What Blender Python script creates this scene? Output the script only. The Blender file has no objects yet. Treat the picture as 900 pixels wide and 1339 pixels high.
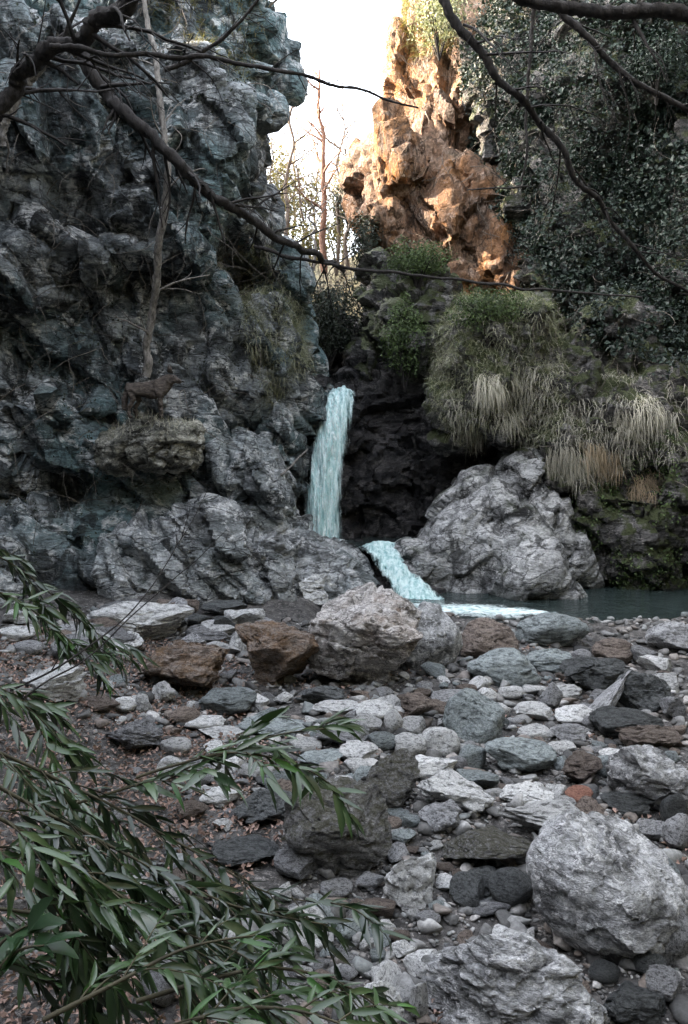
import bpy, bmesh, math, random
import numpy as np
from mathutils import Vector, Matrix, Euler

# ---------------------------------------------------------------- camera, sky, sun, exposure
random.seed(7)
RNG = np.random.default_rng(7)
SC = bpy.context.scene
COL = SC.collection
CAM_Z = 2.2
FPX = 1050.0                      # focal length in photo pixels (photo 900 x 1339)
HORIZON = 600.0
PITCH = math.atan((669.5 - HORIZON) / FPX)
cam_d = bpy.data.cameras.new('camera')
cam_d.sensor_fit = 'HORIZONTAL'
cam_d.sensor_width = 36.0
cam_d.lens = 36.0 * FPX / 900.0
cam_d.clip_start = 0.05
cam_d.clip_end = 2000.0
cam = bpy.data.objects.new('camera', cam_d)
COL.objects.link(cam)
cam.location = (0, 0, CAM_Z)
cam.rotation_euler = (math.pi / 2 - PITCH, 0, 0)
SC.camera = cam

SUN_DIR = Vector((-0.60, 0.12, 0.30)).normalized()      # towards the sun
world = bpy.data.worlds.new('World')
SC.world = world
world.use_nodes = True
wn = world.node_tree
wn.nodes.clear()
sky = wn.nodes.new('ShaderNodeTexSky')
sky.sky_type = 'NISHITA'
sky.sun_disc = False
sky.sun_elevation = math.asin(SUN_DIR.z)
sky.sun_rotation = math.atan2(SUN_DIR.x, SUN_DIR.y)
sky.air_density = 1.0
sky.dust_density = 5.0
sky.ozone_density = 1.0
hs = wn.nodes.new('ShaderNodeHueSaturation')
hs.inputs['Saturation'].default_value = 0.38
bgn = wn.nodes.new('ShaderNodeBackground')
bgn.inputs['Strength'].default_value = 0.13
won = wn.nodes.new('ShaderNodeOutputWorld')
wn.links.new(sky.outputs[0], hs.inputs['Color'])
wn.links.new(hs.outputs[0], bgn.inputs['Color'])
wn.links.new(bgn.outputs[0], won.inputs['Surface'])
sun_d = bpy.data.lights.new('sun', 'SUN')
sun_d.energy = 2.0
sun_d.angle = math.radians(0.6)
sun_d.color = (1.0, 0.80, 0.58)
sun = bpy.data.objects.new('sun', sun_d)
COL.objects.link(sun)
sun.rotation_euler = SUN_DIR.to_track_quat('Z', 'Y').to_euler()
vs = SC.view_settings
vs.view_transform = 'Standard'
vs.look = 'None'
vs.gamma = 1.0
vs.exposure = 4.0
SC.cycles.use_denoising = True
SC.cycles.max_bounces = 6
SC.cycles.transparent_max_bounces = 12

# ---------------------------------------------------------------- pixel <-> world
CP, SP = math.cos(PITCH), math.sin(PITCH)

def ray(px, py):
    u = (px - 450.0) / FPX
    v = (669.5 - py) / FPX
    return np.array([u, CP + v * SP, -SP + v * CP])

def P(px, py, Y):
    d = ray(px, py)
    t = Y / d[1]
    return np.array([d[0] * t, Y, CAM_Z + d[2] * t])

def PV(px, py, Y):
    return Vector(P(px, py, Y))

def project(p):
    """world points (n,3) -> photo pixels"""
    q = p - np.array([0, 0, CAM_Z])
    f = q[:, 1] * CP - q[:, 2] * SP
    up = q[:, 1] * SP + q[:, 2] * CP
    f = np.where(np.abs(f) < 1e-6, 1e-6, f)
    return np.stack([450 + FPX * q[:, 0] / f, 669.5 - FPX * up / f], 1)

def in_poly(pts, poly):
    x, y = pts[:, 0], pts[:, 1]
    c = np.zeros(len(pts), bool)
    n = len(poly)
    for i in range(n):
        x0, y0 = poly[i]
        x1, y1 = poly[(i + 1) % n]
        if y0 == y1:
            continue
        m = ((y0 > y) != (y1 > y)) & (x < (x1 - x0) * (y - y0) / (y1 - y0) + x0)
        c ^= m
    return c

# ---------------------------------------------------------------- numpy noise
def _h(i, j, k, s):
    with np.errstate(over='ignore'):
        n = (i.astype(np.uint32) * np.uint32(374761393) + j.astype(np.uint32) * np.uint32(668265263)
             + k.astype(np.uint32) * np.uint32(2147483647) + np.uint32(s) * np.uint32(1274126177))
        n = (n ^ (n >> np.uint32(13))) * np.uint32(1274126177)
        n = (n ^ (n >> np.uint32(16))) * np.uint32(2246822519)
        n = n ^ (n >> np.uint32(13))
    return n.astype(np.float64) / 4294967295.0

def vnoise(p, s=0):
    f = np.floor(p)
    i = f.astype(np.int64)
    t = p - f
    t = t * t * t * (t * (t * 6 - 15) + 10)
    r = 0
    for a in (0, 1):
        wa = t[:, 0] if a else 1 - t[:, 0]
        for b in (0, 1):
            wb = t[:, 1] if b else 1 - t[:, 1]
            for c in (0, 1):
                wc = t[:, 2] if c else 1 - t[:, 2]
                r = r + wa * wb * wc * _h(i[:, 0] + a, i[:, 1] + b, i[:, 2] + c, s)
    return r * 2 - 1

def fbm(p, s=0, o=4, g=0.5, ridged=False):
    r = 0
    a = 1.0
    q = p.copy()
    for k in range(o):
        n = vnoise(q, s + k * 17)
        if ridged:
            n = 1 - 2 * np.abs(n)
        r = r + a * n
        a *= g
        q = q * 2.03 + 11.7
    return r

def facets(p, s=0):
    """blocky displacement: nearest jittered cell gives a random plane"""
    f = np.floor(p).astype(np.int64)
    best = np.full(len(p), 1e9)
    d2nd = np.full(len(p), 1e9)
    val = np.zeros(len(p))
    for a in (-1, 0, 1):
        for b in (-1, 0, 1):
            for c in (-1, 0, 1):
                i, j, k = f[:, 0] + a, f[:, 1] + b, f[:, 2] + c
                cx = np.stack([i + _h(i, j, k, s), j + _h(i, j, k, s + 1), k + _h(i, j, k, s + 2)], 1)
                dv = p - cx
                d = np.sqrt((dv ** 2).sum(1))
                g = np.stack([_h(i, j, k, s + 3), _h(i, j, k, s + 4), _h(i, j, k, s + 5)], 1) * 2 - 1
                v = (dv * g).sum(1) * 1.1 + (_h(i, j, k, s + 6) * 2 - 1) * 0.45
                m = d < best
                d2nd = np.where(m, best, np.minimum(d2nd, d))
                val = np.where(m, v, val)
                best = np.where(m, d, best)
    crack = np.clip((d2nd - best) / 0.10, 0, 1)
    return val, crack

# ---------------------------------------------------------------- mesh helpers
def np_mesh(name, v, f, smooth=True):
    v = np.asarray(v, np.float32)
    f = np.asarray(f, np.int32)
    me = bpy.data.meshes.new(name)
    k = f.shape[1]
    me.vertices.add(len(v))
    me.vertices.foreach_set('co', v.ravel())
    me.loops.add(len(f) * k)
    me.loops.foreach_set('vertex_index', f.ravel())
    me.polygons.add(len(f))
    me.polygons.foreach_set('loop_start', np.arange(0, len(f) * k, k, dtype=np.int32))
    me.polygons.foreach_set('use_smooth', np.full(len(f), smooth))
    me.update(calc_edges=True)
    me.validate()
    return me

def link(name, me, mat=None, parent=None, label=None, cat=None, group=None, kind=None):
    o = bpy.data.objects.new(name, me)
    COL.objects.link(o)
    if mat is not None and me is not None:
        me.materials.clear()
        me.materials.append(mat)
    if parent is not None:
        o.parent = parent
    tag(o, label, cat, group, kind)
    return o

def tag(o, label=None, cat=None, group=None, kind=None):
    if label:
        o['label'] = label
    if cat:
        o['category'] = cat
    if group:
        o['group'] = group
    if kind:
        o['kind'] = kind
    return o

def mesh_arrays(me):
    n = len(me.vertices)
    v = np.empty(n * 3, np.float32)
    me.vertices.foreach_get('co', v)
    return v.reshape(-1, 3).astype(np.float64)

def mesh_normals(me):
    n = len(me.vertices)
    v = np.empty(n * 3, np.float32)
    me.vertices.foreach_get('normal', v)
    return v.reshape(-1, 3).astype(np.float64)

def set_co(me, v):
    me.vertices.foreach_set('co', np.asarray(v, np.float32).ravel())
    me.update()

def catmull(pts, n=6):
    pts = [np.asarray(p, float) for p in pts]
    out = []
    for i in range(len(pts) - 1):
        p0 = pts[max(i - 1, 0)]
        p1, p2 = pts[i], pts[i + 1]
        p3 = pts[min(i + 2, len(pts) - 1)]
        for k in range(n):
            t = k / n
            out.append(0.5 * (2 * p1 + (p2 - p0) * t + (2 * p0 - 5 * p1 + 4 * p2 - p3) * t * t + (3 * p1 - p0 - 3 * p2 + p3) * t ** 3))
    out.append(pts[-1])
    return np.array(out)

class Tubes:
    def __init__(self):
        self.v, self.f, self.n = [], [], 0
    def add(self, pts, r0, r1, sides=6, wob=0.0, radii=None):
        pts = np.asarray(pts, float)
        m = len(pts)
        if m < 2:
            return
        if wob:
            q = pts * 3.1 + RNG.random(3) * 50
            pts = pts + wob * np.stack([vnoise(q, 1), vnoise(q, 2), vnoise(q, 3)], 1)
        rad = np.linspace(r0, r1, m) if radii is None else np.asarray(radii)
        tan = np.gradient(pts, axis=0)
        tan /= np.linalg.norm(tan, axis=1)[:, None] + 1e-9
        ref = np.array([0.13, 0.97, 0.2])
        u = np.cross(tan, ref)
        u /= np.linalg.norm(u, axis=1)[:, None] + 1e-9
        w = np.cross(tan, u)
        ang = np.linspace(0, 2 * math.pi, sides, endpoint=False)
        ring = (u[:, None, :] * np.cos(ang)[None, :, None] + w[:, None, :] * np.sin(ang)[None, :, None])
        rr = rad[:, None, None]
        if r0 > 0.012:
            jj = 1 + 0.5 * (RNG.random((m, sides, 1)) - 0.5)
            rr = rr * jj
        V = (pts[:, None, :] + ring * rr).reshape(-1, 3)
        b = self.n
        a = np.arange(m - 1)[:, None] * sides + np.arange(sides)[None, :]
        c = np.arange(m - 1)[:, None] * sides + (np.arange(sides)[None, :] + 1) % sides
        q = np.stack([a, c, c + sides, a + sides], -1).reshape(-1, 4) + b
        self.v.append(V)
        self.f.append(q)
        self.n += len(V)
    def mesh(self, name):
        return np_mesh(name, np.concatenate(self.v), np.concatenate(self.f))

def grow(tb, start, d, length, r, depth, spread=0.6, droop=-0.05, nseg=7, kids=4, sides=5, up=0.0, wig=0.22):
    """bare branching twig, recursive"""
    d = np.asarray(d, float)
    d /= np.linalg.norm(d)
    pts = [np.asarray(start, float)]
    for i in range(nseg):
        d = d + (RNG.random(3) - 0.5) * wig * 2 + np.array([0, 0, droop + up])
        d /= np.linalg.norm(d)
        pts.append(pts[-1] + d * length / nseg)
    pts = np.array(pts)
    tb.add(pts, r, r * 0.35, sides)
    if depth > 0:
        for k in range(kids):
            i = int(nseg * (0.2 + 0.75 * (k + RNG.random()) / kids))
            i = min(max(i, 1), nseg - 1)
            dd = pts[i] - pts[i - 1]
            dd /= np.linalg.norm(dd)
            side = (RNG.random(3) - 0.5) * 2
            side -= dd * side.dot(dd)
            side /= np.linalg.norm(side) + 1e-9
            nd = dd * (1 - spread * 0.5) + side * spread
            grow(tb, pts[i], nd, length * (0.35 + 0.3 * RNG.random()), r * 0.5 * (1 - 0.4 * i / nseg), depth - 1,
                 spread, droop, max(4, nseg - 1), max(2, kids - 1), max(3, sides - 1), up, wig)
    return pts

# ---------------------------------------------------------------- materials
def new_mat(name):
    m = bpy.data.materials.new(name)
    m.use_nodes = True
    nt = m.node_tree
    nt.nodes.clear()
    out = nt.nodes.new('ShaderNodeOutputMaterial')
    bs = nt.nodes.new('ShaderNodeBsdfPrincipled')
    nt.links.new(bs.outputs[0], out.inputs[0])
    return m, nt, bs, out

class NT:
    def __init__(self, nt):
        self.nt = nt
    def n(self, t, **kw):
        x = self.nt.nodes.new(t)
        for k, v in kw.items():
            setattr(x, k, v)
        return x
    def L(self, a, b):
        self.nt.links.new(a, b)
    def coords(self, scale=(1, 1, 1), rot=(0, 0, 0), obj=True, rnd=False):
        tc = self.n('ShaderNodeTexCoord')
        mp = self.n('ShaderNodeMapping')
        mp.inputs['Scale'].default_value = scale
        mp.inputs['Rotation'].default_value = rot
        self.L(tc.outputs['Object'], mp.inputs[0])
        if rnd:
            oi = self.n('ShaderNodeObjectInfo')
            mu = self.n('ShaderNodeMath', operation='MULTIPLY')
            mu.inputs[1].default_value = 37.0
            self.L(oi.outputs['Random'], mu.inputs[0])
            cx = self.n('ShaderNodeCombineXYZ')
            for i in range(3):
                self.L(mu.outputs[0], cx.inputs[i])
            self.L(cx.outputs[0], mp.inputs['Location'])
        return mp.outputs[0]
    def noise(self, co, scale, detail=6, rough=0.6, dist=0.0):
        x = self.n('ShaderNodeTexNoise')
        x.inputs['Scale'].default_value = scale
        x.inputs['Detail'].default_value = detail
        x.inputs['Roughness'].default_value = rough
        x.inputs['Distortion'].default_value = dist
        self.L(co, x.inputs['Vector'])
        return x.outputs['Fac']
    def ramp(self, fac, stops, interp='LINEAR'):
        x = self.n('ShaderNodeValToRGB')
        cr = x.color_ramp
        cr.interpolation = interp
        while len(cr.elements) < len(stops):
            cr.elements.new(0.5)
        for e, (p, c) in zip(cr.elements, stops):
            e.position = p
            e.color = (c, c, c, 1) if isinstance(c, (int, float)) else (*c, 1)
        self.L(fac, x.inputs[0])
        return x.outputs[0]
    def mix(self, fac, a, b, mode='MIX'):
        x = self.n('ShaderNodeMix', data_type='RGBA', blend_type=mode)
        x.clamp_factor = True
        for s, i in ((fac, 0), (a, 6), (b, 7)):
            if isinstance(s, (int, float)):
                x.inputs[i].default_value = s
            elif isinstance(s, tuple):
                x.inputs[i].default_value = (*s, 1)
            else:
                self.L(s, x.inputs[i])
        return x.outputs[2]
    def math(self, op, a, b=0.5, clamp=False):
        x = self.n('ShaderNodeMath', operation=op)
        x.use_clamp = clamp
        for i, s in enumerate((a, b)):
            if isinstance(s, (int, float)):
                x.inputs[i].default_value = s
            else:
                self.L(s, x.inputs[i])
        return x.outputs[0]
    def bump(self, h, strength=0.5, dist=0.02, normal=None):
        x = self.n('ShaderNodeBump')
        x.inputs['Strength'].default_value = strength
        x.inputs['Distance'].default_value = dist
        self.L(h, x.inputs['Height'])
        if normal is not None:
            self.L(normal, x.inputs['Normal'])
        return x.outputs[0]
    def upness(self):
        g = self.n('ShaderNodeNewGeometry')
        s = self.n('ShaderNodeSeparateXYZ')
        self.L(g.outputs['Normal'], s.inputs[0])
        return s.outputs['Z']

def rock_mat(name, dark, mid, light, white=None, scale=1.0, rot=(0.4, 0.7, 0.2), stretch=(1, 1, 3.0), moss=0.0,
             moss_col=(0.055, 0.075, 0.02), stain=0.45, rough=0.75, rnd=False, crack=1.0, white_amt=0.5,
             tint=None, bump=0.6, tint_amt=0.5, spec=0.35):
    m, nt, bs, out = new_mat(name)
    k = NT(nt)
    co = k.coords(rnd=rnd)
    cs = k.coords(scale=stretch, rot=rot, rnd=rnd)
    n1 = k.noise(cs, 1.3 * scale, 7, 0.66, 0.6)
    n2 = k.noise(co, 4.5 * scale, 6, 0.7, 0.3)
    n3 = k.noise(cs, 9.0 * scale, 6, 0.72, 1.2)
    n4 = k.noise(co, 38.0 * scale, 4, 0.7)
    base = k.ramp(n1, [(0.36, dark), (0.47, mid), (0.57, light), (0.72, mid)])
    if tint is not None:
        nt_ = k.noise(co, 0.9 * scale, 5, 0.6)
        base = k.mix(k.math('MULTIPLY', k.ramp(nt_, [(0.45, 0.0), (0.62, 1.0)]), tint_amt), base, tint)
    fine = k.ramp(n3, [(0.32, 0.25), (0.5, 1.0), (0.68, 1.45)])
    base = k.mix(1.0, base, fine, 'MULTIPLY')
    if white is not None:
        w = k.ramp(n2, [(0.52, 0.0), (0.58, 1.0)])
        w2 = k.ramp(n3, [(0.42, 0.0), (0.55, 1.0)])
        w = k.math('MULTIPLY', k.math('MULTIPLY', w, w2), white_amt)
        base = k.mix(w, base, white)
    # dark lichen and water stains
    st = k.noise(k.coords(scale=(1.6, 1.6, 0.55), rnd=rnd), 2.3 * scale, 6, 0.68, 0.4)
    sf = k.math('MULTIPLY', k.ramp(st, [(0.53, 0.0), (0.60, 1.0)]), stain)
    base = k.mix(sf, base, tuple(c * 0.6 for c in dark))
    # fissures
    vd = k.n('ShaderNodeVectorMath', operation='ADD')
    nv = k.n('ShaderNodeTexNoise')
    nv.inputs['Scale'].default_value = 2.2 * scale
    nv.inputs['Detail'].default_value = 5
    k.L(cs, nv.inputs['Vector'])
    vm = k.n('ShaderNodeVectorMath', operation='SCALE')
    vm.inputs['Scale'].default_value = 0.9 / scale
    k.L(nv.outputs['Color'], vm.inputs[0])
    k.L(cs, vd.inputs[0])
    k.L(vm.outputs[0], vd.inputs[1])
    vo = k.n('ShaderNodeTexVoronoi', feature='DISTANCE_TO_EDGE')
    vo.inputs['Scale'].default_value = 1.5 * scale
    k.L(vd.outputs[0], vo.inputs['Vector'])
    cr = k.ramp(vo.outputs['Distance'], [(0.0, 0.0), (0.035, 1.0)])
    if crack > 0:
        base = k.mix(k.math('MULTIPLY', k.math('SUBTRACT', 1.0, cr), 0.8 * crack), base, tuple(c * 0.5 for c in dark))
    speck = k.ramp(n4, [(0.30, 0.6), (0.5, 1.0), (0.72, 1.25)])
    base = k.mix(1.0, base, speck, 'MULTIPLY')
    if moss > 0:
        mn = k.noise(co, 2.6 * scale, 7, 0.65)
        mf = k.math('ADD', k.math('MULTIPLY', k.upness(), 0.18), mn)
        mf = k.math('MULTIPLY', k.ramp(mf, [(0.66 - 0.22 * moss, 0.0), (0.76 - 0.22 * moss, 1.0)]), min(1.0, moss * 1.4))
        mc = k.mix(k.noise(co, 30 * scale, 3), tuple(c * 0.45 for c in moss_col), tuple(c * 1.5 for c in moss_col))
        base = k.mix(mf, base, mc)
    if rnd:
        oi = k.n('ShaderNodeObjectInfo')
        v = k.ramp(oi.outputs['Random'], [(0.0, 0.62), (1.0, 1.3)])
        base = k.mix(1.0, base, v, 'MULTIPLY')
    k.L(base, bs.inputs['Base Color'])
    rr = k.ramp(n2, [(0.3, rough - 0.18), (0.7, min(1.0, rough + 0.12))])
    k.L(rr, bs.inputs['Roughness'])
    bs.inputs['Specular IOR Level'].default_value = spec
    h = k.math('ADD', k.math('MULTIPLY', n3, 0.9), k.math('MULTIPLY', n4, 0.28))
    h = k.math('ADD', h, k.math('MULTIPLY', n2, 1.2))
    h = k.math('ADD', h, k.math('MULTIPLY', cr, 0.25 * crack))
    k.L(k.bump(h, bump, 0.09 / scale), bs.inputs['Normal'])
    return m

def plain_mat(name, c0, c1, scale=8.0, rough=0.8, bump=0.3, rnd=False, spec=0.3, stretch=(1, 1, 1), lo=0.35, hi=0.68):
    m, nt, bs, out = new_mat(name)
    k = NT(nt)
    co = k.coords(scale=stretch, rnd=rnd)
    n = k.noise(co, scale, 7, 0.68, 0.2)
    c = k.ramp(n, [(lo, c0), (hi, c1)])
    if rnd:
        oi = k.n('ShaderNodeObjectInfo')
        c = k.mix(1.0, c, k.ramp(oi.outputs['Random'], [(0, 0.6), (1, 1.35)]), 'MULTIPLY')
    k.L(c, bs.inputs['Base Color'])
    bs.inputs['Roughness'].default_value = rough
    bs.inputs['Specular IOR Level'].default_value = spec
    if bump:
        k.L(k.bump(n, bump, 0.02), bs.inputs['Normal'])
    return m

def leaf_mat(name, c0, c1, trans=0.25, rough=0.5, rnd=True, scale=3.0, spec=0.4):
    """leaf colour varies in clumps and from leaf to leaf"""
    m, nt, bs, out = new_mat(name)
    k = NT(nt)
    co = k.coords()
    n = k.noise(co, scale, 4, 0.6)
    g = k.n('ShaderNodeNewGeometry')
    r = k.math('ADD', k.math('MULTIPLY', n, 0.6), k.math('MULTIPLY', g.outputs['Random Per Island'], 0.55))
    if rnd:
        oi = k.n('ShaderNodeObjectInfo')
        r = k.math('ADD', k.math('MULTIPLY', r, 0.5), k.math('MULTIPLY', oi.outputs['Random'], 0.5))
    c = k.ramp(r, [(0.25, c0), (0.75, c1)])
    k.L(c, bs.inputs['Base Color'])
    bs.inputs['Roughness'].default_value = rough
    bs.inputs['Specular IOR Level'].default_value = spec
    tr = k.n('ShaderNodeBsdfTranslucent')
    k.L(k.mix(1.0, c, (1.0, 1.15, 0.6), 'MULTIPLY'), tr.inputs['Color'])
    mx = k.n('ShaderNodeMixShader')
    mx.inputs[0].default_value = trans
    k.L(bs.outputs[0], mx.inputs[1])
    k.L(tr.outputs[0], mx.inputs[2])
    k.L(mx.outputs[0], out.inputs[0])
    return m

M = {}
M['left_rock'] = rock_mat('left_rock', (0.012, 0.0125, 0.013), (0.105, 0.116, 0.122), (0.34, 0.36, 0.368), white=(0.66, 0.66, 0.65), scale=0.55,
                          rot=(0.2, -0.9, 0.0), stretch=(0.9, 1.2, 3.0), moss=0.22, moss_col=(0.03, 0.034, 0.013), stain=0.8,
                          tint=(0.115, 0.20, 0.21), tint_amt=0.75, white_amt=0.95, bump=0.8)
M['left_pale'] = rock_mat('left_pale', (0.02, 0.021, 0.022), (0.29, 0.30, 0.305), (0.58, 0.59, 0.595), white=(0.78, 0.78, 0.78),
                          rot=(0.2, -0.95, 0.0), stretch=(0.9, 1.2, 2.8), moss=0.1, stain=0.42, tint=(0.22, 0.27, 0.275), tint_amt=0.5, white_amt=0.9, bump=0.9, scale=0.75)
M['pale_rock'] = rock_mat('pale_rock', (0.03, 0.030, 0.030), (0.28, 0.28, 0.28), (0.47, 0.468, 0.465), white=(0.64, 0.63, 0.62), scale=0.9,
                          rot=(0.2, 0.7, 0.1), stretch=(1.0, 1.2, 2.2), moss=0.16, stain=0.75, white_amt=0.7, crack=1.0, bump=0.7)
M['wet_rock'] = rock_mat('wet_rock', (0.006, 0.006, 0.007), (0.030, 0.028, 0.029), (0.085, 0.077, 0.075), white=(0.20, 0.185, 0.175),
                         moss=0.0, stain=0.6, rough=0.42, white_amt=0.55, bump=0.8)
M['crag_rock'] = rock_mat('crag_rock', (0.08, 0.05, 0.032), (0.22, 0.118, 0.066), (0.33, 0.215, 0.145), white=(0.42, 0.33, 0.27),
                          rot=(0.1, 0.35, 0.0), stretch=(1.5, 1, 0.7), moss=0.25, moss_col=(0.06, 0.05, 0.02), stain=0.55, tint=(0.33, 0.14, 0.035), tint_amt=0.85,
                          white_amt=0.6, bump=1.0, scale=0.6)
M['right_rock'] = rock_mat('right_rock', (0.022, 0.022, 0.021), (0.075, 0.072, 0.068), (0.20, 0.19, 0.185), white=(0.42, 0.39, 0.37),
                           moss=0.8, moss_col=(0.05, 0.06, 0.022), stain=0.7, white_amt=0.6, bump=0.9)
M['hill'] = plain_mat('hill', (0.05, 0.045, 0.02), (0.20, 0.16, 0.08), scale=2.0, bump=0.8)
M['blocker_hill'] = plain_mat('blocker_hill', (0.045, 0.05, 0.035), (0.11, 0.11, 0.075), scale=1.2, bump=0.8)
M['bed'] = rock_mat('bed', (0.010, 0.0095, 0.009), (0.042, 0.039, 0.037), (0.10, 0.094, 0.09), white=(0.4, 0.37, 0.35), scale=5.0,
                    stretch=(1, 1, 1), stain=0.4, moss=0.0, crack=0.4)  # ground tone lowered for wetness and for the shade between stones
SRot = (0.5, 0.3, 0.9)
M['stone_green'] = rock_mat('stone_green', (0.05, 0.057, 0.058), (0.232, 0.266, 0.271), (0.392, 0.434, 0.439), white=(0.609, 0.658, 0.656), scale=3.0,
                            rot=SRot, stretch=(1, 1, 2.2), rnd=True, stain=0.35, crack=0.5, white_amt=0.4, bump=0.81, rough=0.6)
M['stone_grey'] = rock_mat('stone_grey', (0.05, 0.048, 0.05), (0.290, 0.292, 0.302), (0.489, 0.492, 0.509), white=(0.764, 0.764, 0.780), scale=3.2,
                           rot=SRot, stretch=(1, 1, 2.4), rnd=True, stain=0.45, crack=0.6, white_amt=0.45, bump=0.9)
M['stone_pale'] = rock_mat('stone_pale', (0.10, 0.098, 0.096), (0.487, 0.490, 0.488), (0.676, 0.676, 0.669), white=(0.780, 0.780, 0.780), scale=3.0,
                           rot=SRot, stretch=(1, 1, 1.6), rnd=True, stain=0.3, crack=0.4, white_amt=0.5, bump=0.72)
M['stone_dark'] = rock_mat('stone_dark', (0.024, 0.026, 0.027), (0.10, 0.108, 0.11), (0.19, 0.20, 0.203), white=(0.24, 0.24, 0.24), scale=3.0,
                           rot=SRot, rnd=True, stain=0.5, crack=0.5, white_amt=0.3, bump=0.9, rough=0.55)
M['stone_brown'] = rock_mat('stone_brown', (0.06, 0.045, 0.038), (0.230, 0.178, 0.149), (0.391, 0.322, 0.276), white=(0.552, 0.494, 0.460), scale=2.6,
                            rot=SRot, rnd=True, stain=0.35, crack=0.6, white_amt=0.4, bump=0.99)
M['stone_red'] = rock_mat('stone_red', (0.10, 0.04, 0.028), (0.26, 0.115, 0.08), (0.34, 0.18, 0.13), scale=3.0, rnd=False, stain=0.25, crack=0.3, bump=0.72)
M['stone_moss'] = rock_mat('stone_moss', (0.05, 0.048, 0.044), (0.20, 0.195, 0.19), (0.36, 0.355, 0.35), white=(0.55, 0.54, 0.53), scale=3.0,
                           rot=SRot, moss=0.42, moss_col=(0.06, 0.056, 0.014), stain=0.4, bump=1.08)
M['stone_rust'] = rock_mat('stone_rust', (0.05, 0.035, 0.025), (0.276, 0.196, 0.144), (0.437, 0.368, 0.322), white=(0.575, 0.529, 0.494), scale=2.4,
                           rot=SRot, stain=0.4, tint=(0.30, 0.17, 0.08), tint_amt=0.7, bump=1.08)
M['boulder_grey'] = rock_mat('boulder_grey', (0.07, 0.07, 0.073), (0.294, 0.297, 0.306), (0.457, 0.462, 0.472), white=(0.719, 0.715, 0.722), scale=1.2,
                             rot=(0.3, 0.6, 0.4), stretch=(1, 1, 2.2), moss=0.14, moss_col=(0.05, 0.055, 0.014), stain=0.3, crack=0.6, white_amt=0.8, bump=0.6)
M['boulder_pale'] = rock_mat('boulder_pale', (0.09, 0.08, 0.072), (0.454, 0.427, 0.410), (0.626, 0.599, 0.583), white=(0.778, 0.745, 0.724), scale=1.6,
                             rot=(0.1, 0.5, 0.2), stretch=(1, 1, 1.8), moss=0.1, moss_col=(0.08, 0.06, 0.025), stain=0.35, crack=1.0, white_amt=0.8, bump=0.8,
                             tint=(0.26, 0.18, 0.125), tint_amt=0.45)
M['ledge_rock'] = rock_mat('ledge_rock', (0.03, 0.03, 0.025), (0.20, 0.195, 0.165), (0.44, 0.425, 0.36), white=(0.62, 0.60, 0.54), scale=1.3,
                           moss=0.4, moss_col=(0.05, 0.05, 0.02), stain=0.6, bump=0.7)
M['bark_dark'] = plain_mat('bark_dark', (0.006, 0.005, 0.005), (0.035, 0.030, 0.027), scale=9, stretch=(3, 3, 1), bump=0.9, rough=0.9)
M['bark_grey'] = plain_mat('bark_grey', (0.06, 0.055, 0.05), (0.30, 0.275, 0.25), scale=10, stretch=(3, 3, 1), bump=0.8, rough=0.9)
M['bark_red'] = plain_mat('bark_red', (0.12, 0.06, 0.04), (0.30, 0.18, 0.13), scale=10, stretch=(3, 3, 1), bump=0.6, rough=0.9)
M['gold_bark'] = plain_mat('gold_bark', (0.14, 0.10, 0.06), (0.34, 0.26, 0.16), scale=6, bump=0.0, rough=0.9)
M['twig'] = plain_mat('twig', (0.07, 0.055, 0.042), (0.22, 0.18, 0.145), scale=6, bump=0.0, rough=0.9)
M['stem'] = plain_mat('stem', (0.025, 0.022, 0.014), (0.075, 0.068, 0.04), scale=6, bump=0.0, rough=0.8)
M['vine'] = plain_mat('vine', (0.06, 0.05, 0.042), (0.27, 0.235, 0.20), scale=3, bump=0.0, rough=0.9)
M['leaf'] = leaf_mat('leaf', (0.006, 0.017, 0.006), (0.045, 0.085, 0.030), trans=0.12, rough=0.33, scale=2.0, spec=0.6)
M['leaf_bright'] = leaf_mat('leaf_bright', (0.03, 0.085, 0.02), (0.07, 0.17, 0.035), trans=0.3, rough=0.4)
M['leaf_broad'] = leaf_mat('leaf_broad', (0.014, 0.036, 0.016), (0.035, 0.075, 0.03), trans=0.25, rough=0.4)
M['ivy'] = leaf_mat('ivy', (0.0025, 0.006, 0.005), (0.030, 0.046, 0.034), trans=0.12, rough=0.5, rnd=False, scale=0.9, spec=0.3)
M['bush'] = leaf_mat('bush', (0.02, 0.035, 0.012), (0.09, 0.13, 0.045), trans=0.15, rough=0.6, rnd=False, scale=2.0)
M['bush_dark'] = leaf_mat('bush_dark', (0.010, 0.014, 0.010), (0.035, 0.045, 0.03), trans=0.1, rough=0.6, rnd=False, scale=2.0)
M['gold'] = leaf_mat('gold', (0.09, 0.075, 0.038), (0.23, 0.19, 0.10), trans=0.35, rough=0.7, rnd=False, scale=2.0)
M['grass_dry'] = leaf_mat('grass_dry', (0.20, 0.185, 0.145), (0.58, 0.54, 0.46), trans=0.2, rough=0.7, rnd=True, scale=2.5)
M['straw'] = leaf_mat('straw', (0.09, 0.085, 0.06), (0.50, 0.47, 0.40), trans=0.2, rough=0.7, rnd=False, scale=2.2)
M['grass_tan'] = leaf_mat('grass_tan', (0.20, 0.145, 0.09), (0.46, 0.36, 0.25), trans=0.2, rough=0.7, rnd=True, scale=2.5)
M['grass_green'] = leaf_mat('grass_green', (0.05, 0.065, 0.03), (0.40, 0.39, 0.28), trans=0.2, rough=0.7, rnd=False, scale=2.0)
M['litter'] = leaf_mat('litter', (0.06, 0.035, 0.025), (0.36, 0.25, 0.21), trans=0.1, rough=0.8, rnd=False, scale=3.0)
M['fur'] = plain_mat('fur', (0.030, 0.025, 0.021), (0.11, 0.090, 0.077), scale=14, stretch=(1, 3, 3), bump=0.5, rough=0.95)
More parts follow.
